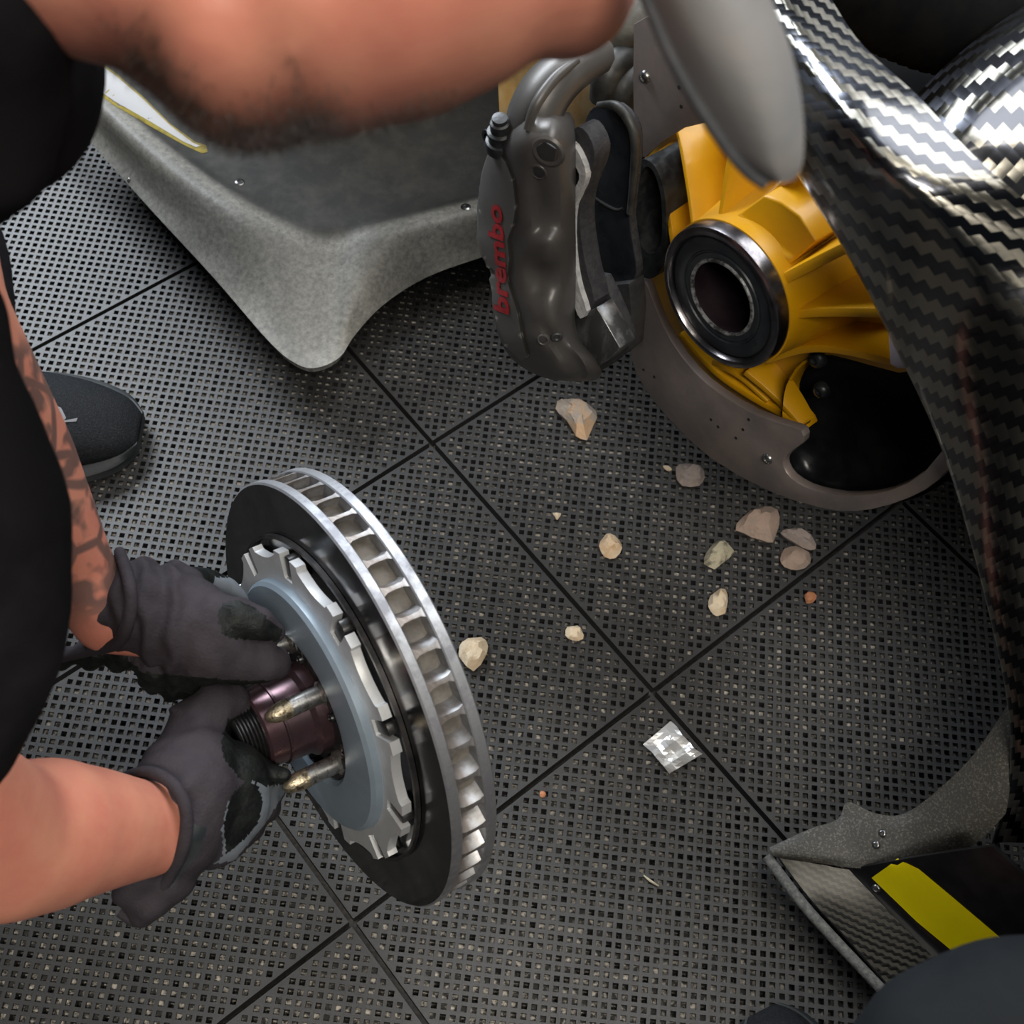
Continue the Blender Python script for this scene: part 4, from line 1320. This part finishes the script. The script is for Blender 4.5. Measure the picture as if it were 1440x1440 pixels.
armR = [shR, at(-180, 330, .63), at(-110, 555, .635), at(-30, 735, .66), at(-45, 860, .68), at(-90, 1000, .71), elR]
for p_, q_ in zip(armR, armR[1:]):
    B.cap(p_, .036, q_, .036)
B.cap(shL, .048, elL, .042)
B.cap(elR, .038, at(0, 1185, .85), .052)
B.cap(at(0, 1185, .85), .052, at(70, 1172, .89), .0515)
B.cap(at(70, 1172, .89), .0515, at(125, 1168, .92), .045)
B.cap(at(125, 1168, .92), .045, at(195, 1167, .965), .0365)
B.cap(at(195, 1167, .965), .0365, at(240, 1162, .985), .034)
B.cap(at(235, 1160, .985), .034, at(262, 1100, 1.02), .022)   # hand inside the glove
B.cap(elL, .042, at(34, 640, .95), .036)
B.cap(at(34, 640, .95), .036, at(106, 800, 1.01), .030)
B.cap(at(106, 800, 1.01), .030, at(150, 870, 1.03), .028)
B.cap(at(150, 870, 1.03), .028, at(260, 880, 1.03), .028)
for kn, an in ((V((-.57, -.08, .52)), V((-.60, -.055, .10))), (V((-.74, -.58, .50)), V((-.93, -.60, .10)))):
    B.cap(hips, .11, kn, .065)
    B.cap(kn, .062, an, .042)
    B.cap(an, .04, V((an.x + .05, an.y, .06)), .035)
def ink(v):
    p = pix(v)
    return .8 * sstep(.80, .88, p.z) * sstep(1.15, 1.10, p.z) * sstep(230, 200, p.x) * sstep(460, 500, p.y) * sstep(900, 840, p.y) if p.y < 940 else 0.0
body = B.finish('body', .0042, 22, 'skin', man, attrs={'stubble': lambda v: 0.0, 'ink': ink}, label='bare skin of face and forearms')
# beard: dark along the underside of the jaw
UPV = ROT @ V((0, 1, 0))
for v in body.data.vertices:
    p_ = v.co + BASE['person']
    q = pix(p_)
    if q.z > .75 or p_.z < .8 or q.x < 60 or q.y > 260:
        continue
    nv = v.normal.dot((CAM - p_).normalized())
    dn = -v.normal.dot(UPV)
    a_ = sstep(.95, .35, nv) * sstep(.15, .5, dn) * sstep(110, 200, q.x) * sstep(520, 400, q.x)
    a_ += .45 * sstep(.75, .25, nv) * sstep(.2, .5, dn) * sstep(390, 470, q.x) * sstep(720, 600, q.x)
    a_ *= .9 + .2 * noise.noise(p_ * 120)
    body.data.attributes['stubble'].data[v.index].value = min(1, max(0, a_ * .97))
# short strands on the jaw
bv_, bf_ = [], []
me = body.data
offb = BASE['person']
rb = random.Random(11)
att = me.attributes['stubble'].data
for v in me.vertices:
    a = att[v.index].value
    if a < .25:
        continue
    for q in range(4):
        if rb.random() > a * .9:
            continue
        p = v.co + offb + V((rb.uniform(-.002, .002) for _ in range(3)))
        n_ = v.normal
        dr = (n_ * .7 + V((rb.uniform(-.4, .8), rb.uniform(-.5, .3), -.5 + rb.uniform(-.4, .4)))).normalized()
        ln = rb.uniform(.002, .0045)
        sd = dr.cross(n_ + V((.1, .2, .3))).normalized() * .00016
        k = len(bv_)
        bv_ += [p - n_ * .001 + sd, p - n_ * .001 - sd, p + dr * ln]
        bf_.append((k, k + 1, k + 2))
bd_ = build('beard', bv_, bf_, 'beard_hair', man)
setp(bd_, 'short dark beard', kind='stuff')
# ---- black shirt
Sx = Blob()
Sx.chain([(-40, -40, .47, 160), (-30, 10, .49, 152), (-15, 110, .52, 122), (-25, 210, .55, 98), (-45, 270, .58, 78)])
Sx.cap(chest, .155, hips, .17)
Sx.cap(chest, .14, shR, .085)
Sx.cap(chest, .15, V((-.30, -.45, .94)), .11)
Sx.cap(V((-.30, -.45, .94)), .11, at(-75, -30, .485), .035)
Sx.cap(chest, .13, shL, .075)
Sx.chain([(-140, 200, .93, 80), (-60, 340, .90, 62), (-22, 480, .88, 46), (-18, 500, .88, 44)])
Sx.chain([(-130, 60, .60, 150), (-190, 330, .62, 150), (-110, 555, .63, 130), (-22, 715, .65, 134), (-40, 855, .67, 124), (-75, 970, .69, 132), (-90, 1010, .70, 132)])
def shdisp(v):
    return .009 * noise.noise(v * 11) + .003 * noise.noise(V((v.x * 40, v.y * 18, v.z * 18)))
Sx.finish('shirt', .006, 6, 'shirt_black', man, disp=shdisp, label='black work shirt with short sleeves')
# ---- trousers and shoes
Tx = Blob()
for kn, an in ((V((-.57, -.08, .52)), V((-.60, -.055, .10))), (V((-.74, -.58, .50)), V((-.93, -.60, .10)))):
    Tx.cap(hips, .155, kn, .082)
    Tx.cap(kn, .08, an + V((0, 0, .01)), .056)
Tx.finish('trousers', .010, 4, 'trouser', man, disp=lambda v: .004 * noise.noise(v * 16), label='dark work trousers')
def shoe(toe, direction, parent, length=.30, width=.108, patch_=True):
    d = V(direction).normalized()
    s = V((-d.y, d.x, 0))
    st = [(0.0, .30, .030), (.02, .62, .046), (.06, .86, .062), (.11, .98, .074), (.16, .95, .084), (.21, .85, .092), (.25, .78, .095), (.285, .66, .092), (.30, .45, .080)]
    loops, sole = [], []
    for t, wf, h in st:
        c = V((toe.x, toe.y, 0)) - d * t
        hw = width / 2 * wf
        l = []
        for k in range(14):
            a = math.pi * k / 13
            l.append(c + s * math.cos(a) * hw + V((0, 0, .026 + (h - .026) * max(0, math.sin(a)) ** .75)))
        l += [c - s * hw * .5 + V((0, 0, .022)), c + s * hw * .5 + V((0, 0, .022))]
        loops.append(l)
        hw2 = hw * 1.06 + .002
        z0 = .010 if t < .02 else .001
        sole.append([c + s * hw2 + V((0, 0, .027)), c + s * hw2 * 1.01 + V((0, 0, .014)), c + s * hw2 * .94 + V((0, 0, z0)), c - s * hw2 * .94 + V((0, 0, z0)), c - s * hw2 * 1.01 + V((0, 0, .014)), c - s * hw2 + V((0, 0, .027))])
    u_ = loft('shoe', loops, 'shoe_mesh', parent, n=4, m_n=2, label='black mesh trainer', ang=70)
    loft('sole', sole, 'shoe_sole', u_, n=4, m_n=2, ang=45)
    return u_
sh_ = shoe(atz(198, 606, 0.02), V((1, .10, 0)), man, width=.128)
sbv = bvh_of(sh_)
decal('patch', [(60, 568), (74, 568), (86, 574), (93, 588), (88, 593), (70, 598), (60, 600)], sbv, 'shoe_patch', sh_, .0008, step=8, label='light grey patch on the toe')
decal('patch', [(88, 592), (109, 588), (107, 593), (92, 594), (72, 600), (74, 596)], sbv, 'shoe_patch', sh_, .0008, step=8)
shoe(V((-.70, -.60, .02)), V((1, 0, 0)), man)
# ---- grey cap: peak and crown
pk = [((880, -80, .44), (930, -85, .425), (990, -88, .42), (1030, -84, .425), (1062, -78, .44)),
      ((916, 0, .44), (955, -4, .424), (1010, -8, .418), (1055, -5, .424), (1086, 0, .44)),
      ((945, 68, .44), (985, 62, .425), (1035, 58, .42), (1080, 62, .425), (1112, 68, .44)),
      ((983, 138, .442), (1020, 132, .43), (1060, 128, .425), (1100, 132, .43), (1127, 138, .442)),
      ((1024, 200, .446), (1052, 195, .437), (1080, 193, .433), (1108, 194, .436), (1131, 196, .446)),
      ((1056, 238, .45), (1072, 235, .443), (1090, 234, .44), (1110, 234, .443), (1128, 232, .45)),
      ((1082, 257, .452), (1090, 257, .449), (1098, 257, .447), (1108, 256, .449), (1118, 252, .452))]
patch('cap_peak', [[at(*p) for p in r] for r in pk], 5, .0028, 'cap_grey', man, edge='cap_edge', label='grey fabric peak of the cap', m_back='cap_edge')
# rolled seam along the peak
tube('peak_seam', [at(x, y, d) for x, y, d in [(r[0][0] - 5, r[0][1] + 2, r[0][2] + .001) for r in pk]], [.0024] * len(pk), 'cap_edge', man, n=4, seg=8)
Cx = Blob()
Cx.eye(600, -290, D + .01, 385, 265, .092)
crown = Cx.finish('cap_crown', .006, 4, 'cap_grey', man, label='grey crown of the cap')
# ---- gloves
gR = Blob()
gR.chain([(238, 1165, .992, 79), (262, 1120, 1.0, 76), (278, 1080, 1.015, 62), (272, 1048, 1.03, 44)])
gR.chain([(255, 1075, 1.015, 52), (272, 1026, 1.03, 42), (302, 992, 1.045, 33), (328, 984, 1.055, 24), (341, 992, 1.06, 17)])       # index
gR.chain([(290, 1062, 1.03, 40), (318, 1062, 1.055, 26), (345, 1080, 1.05, 20), (372, 1087, 1.04, 17), (400, 1090, 1.035, 12)])      # thumb, under the thread
gR.chain([(325, 1000, 1.085, 20), (312, 1030, 1.085, 22), (316, 1060, 1.085, 24)])                                                # web of the hand behind the thread
gR.chain([(320, 1100, 1.03, 60), (356, 1098, 1.06, 40), (376, 1106, 1.085, 28)])                                                # middle finger
gR.chain([(318, 1130, 1.03, 62), (352, 1128, 1.06, 40), (372, 1134, 1.085, 24)])                                                # ring finger
gR.chain([(296, 1160, 1.02, 62), (330, 1158, 1.05, 40), (350, 1162, 1.07, 24)])                                                 # little finger
gR.chain([(222, 1215, .99, 58), (205, 1250, .985, 42), (194, 1276, .985, 24)])                                                  # loose cuff
BLK_R = [(311, 1042), (320, 1012), (352, 1000), (352, 1040), (372, 1062), (415, 1074), (412, 1102), (372, 1106), (335, 1092), (314, 1066)]
PATCH_R = [(318, 1200), (314, 1160), (326, 1118), (348, 1096), (364, 1108), (370, 1128), (362, 1160), (340, 1184)]
PALM_R = [(330, 1210), (372, 1160), (410, 1100), (404, 1074), (346, 1084), (352, 1094), (340, 1104), (320, 1130), (312, 1165), (314, 1204), (300, 1215)]
CUFF_R = [(272, 1160), (292, 1164), (280, 1200), (240, 1250), (232, 1230), (258, 1195)]
def pickR(v):
    p = pix(v)
    if inpoly(p.x, p.y, BLK_R): return 1
    if inpoly(p.x, p.y, PATCH_R): return 1
    if inpoly(p.x, p.y, PALM_R): return 2
    if inpoly(p.x, p.y, CUFF_R): return 3
    return 0
def gdisp(v):
    p = pix(v)
    w_ = 0
    if p.x < 300:
        w_ = .0028 * math.sin((p.x * .55 + p.y * .80) * .105 + 1.5 * noise.noise(v * 30)) * sstep(310, 240, p.x) if p.y > 1000 else .0026 * math.sin((p.x) * .16 + 2.5 * noise.noise(v * 45)) * sstep(300, 230, p.x)
    return w_ + .0010 * noise.noise(v * 60)
g_r = gR.finish('glove', .0026, 4, 'glove_grey', man, mats=['glove_grey', 'glove_black', 'glove_palm', 'shoe_sole'], pick=pickR, disp=gdisp, label='dark grey work glove with black fingertip grips, around the spindle thread')
gL = Blob()
gL.chain([(188, 850, 1.03, 66), (222, 862, 1.03, 70), (262, 880, 1.03, 70), (300, 905, 1.03, 58)])
gL.chain([(290, 915, 1.03, 50), (335, 928, 1.03, 36), (370, 932, 1.035, 30), (384, 932, 1.04, 26)])                             # index
gL.chain([(300, 880, 1.025, 50), (332, 870, 1.02, 32), (362, 876, 1.022, 25), (388, 890, 1.03, 15)])                            # thumb
gL.chain([(240, 930, 1.06, 40), (290, 952, 1.08, 30), (345, 958, 1.09, 24)])                                                    # curled fingers below
gL.chain([(215, 925, 1.06, 36), (230, 955, 1.09, 26), (280, 972, 1.10, 20)])
gL.chain([(250, 830, 1.05, 40), (290, 818, 1.07, 20), (318, 828, 1.085, 17), (336, 845, 1.09, 15)])                            # finger on the far side
gL.chain([(178, 905, 1.05, 40), (120, 918, 1.06, 22), (86, 926, 1.06, 14)])                                                     # open cuff below the wrist
BLK_L = [(306, 866), (312, 848), (330, 844), (352, 850), (375, 868), (398, 888), (392, 902), (350, 900), (330, 898), (312, 892)]
PALM_L = [(302, 812), (345, 812), (352, 860), (332, 842), (312, 846), (300, 830)]
SHADE_L = [(60, 930), (170, 918), (200, 945), (330, 957), (402, 957), (402, 1000), (150, 1000), (60, 960)]  # curled lower fingers coloured black for the shade under the hand
def pickL(v):
    p = pix(v)
    if inpoly(p.x, p.y, BLK_L): return 1
    if p.z > 1.045 and inpoly(p.x, p.y, PALM_L): return 2
    if inpoly(p.x, p.y, SHADE_L) or (p.z > 1.05 and p.y < 822): return 1
    return 0
g_l = gL.finish('glove', .0026, 4, 'glove_grey', man, mats=['glove_grey', 'glove_black', 'glove_palm'], pick=pickL, disp=gdisp, label='dark grey work glove below the tattooed forearm')
tube('cuff_hem', [at(x, y, d) for x, y, d in ((168, 776, 1.02), (180, 812, .988), (184, 848, .982), (178, 882, .988), (164, 905, 1.005), (130, 914, 1.03), (84, 926, 1.045))], [.0045, .005, .005, .005, .005, .0048, .004], 'glove_grey', g_l, n=5, seg=10)
tube('cuff_hem', [at(x, y, d) for x, y, d in ((176, 1092, .985), (210, 1085, .965), (244, 1104, .95), (262, 1142, .945), (258, 1190, .95), (238, 1232, .965), (214, 1270, .98), (194, 1296, .985), (168, 1282, .985))], [.004, .0045, .005, .005, .005, .005, .0048, .0045, .004], 'glove_grey', g_r, n=5, seg=10)

# ================================================================== the other person crouching at the lower corner
ot = thing('person', V((.52, -.74, 0)), 'person in dark grey trousers, only a knee and shoe tip showing', 'person')
kn = at(1560, 1560, .66)
Lb = Blob()
hip = V((.85, -1.25, .55))
ank = V((.47, -.73, .10))
Lb.cap(hip, .10, kn, .062)
Lb.cap(kn, .060, ank, .04)
Lb.cap(ank, .038, V((ank.x - .03, ank.y + .06, .06)), .03)
Lb.finish('body', .008, 4, 'skin', ot, attrs={'stubble': lambda v: 0.0})
Lt = Blob()
Lt.chain([(1250, 1585, .66, 120), (1330, 1497, .655, 132), (1430, 1462, .65, 138), (1560, 1455, .65, 140)])
Lt.cap(hip, .125, kn, .09)
Lt.cap(kn, .088, V((ank.x, ank.y, .11)), .062)
Lt.finish('trousers', .006, 5, 'trouser', ot, disp=lambda v: .004 * noise.noise(v * 15), label='dark grey trouser leg')
shoe(atz(1072, 1420, .03), V((-.55, .9, 0)), ot, length=.3, width=.10)
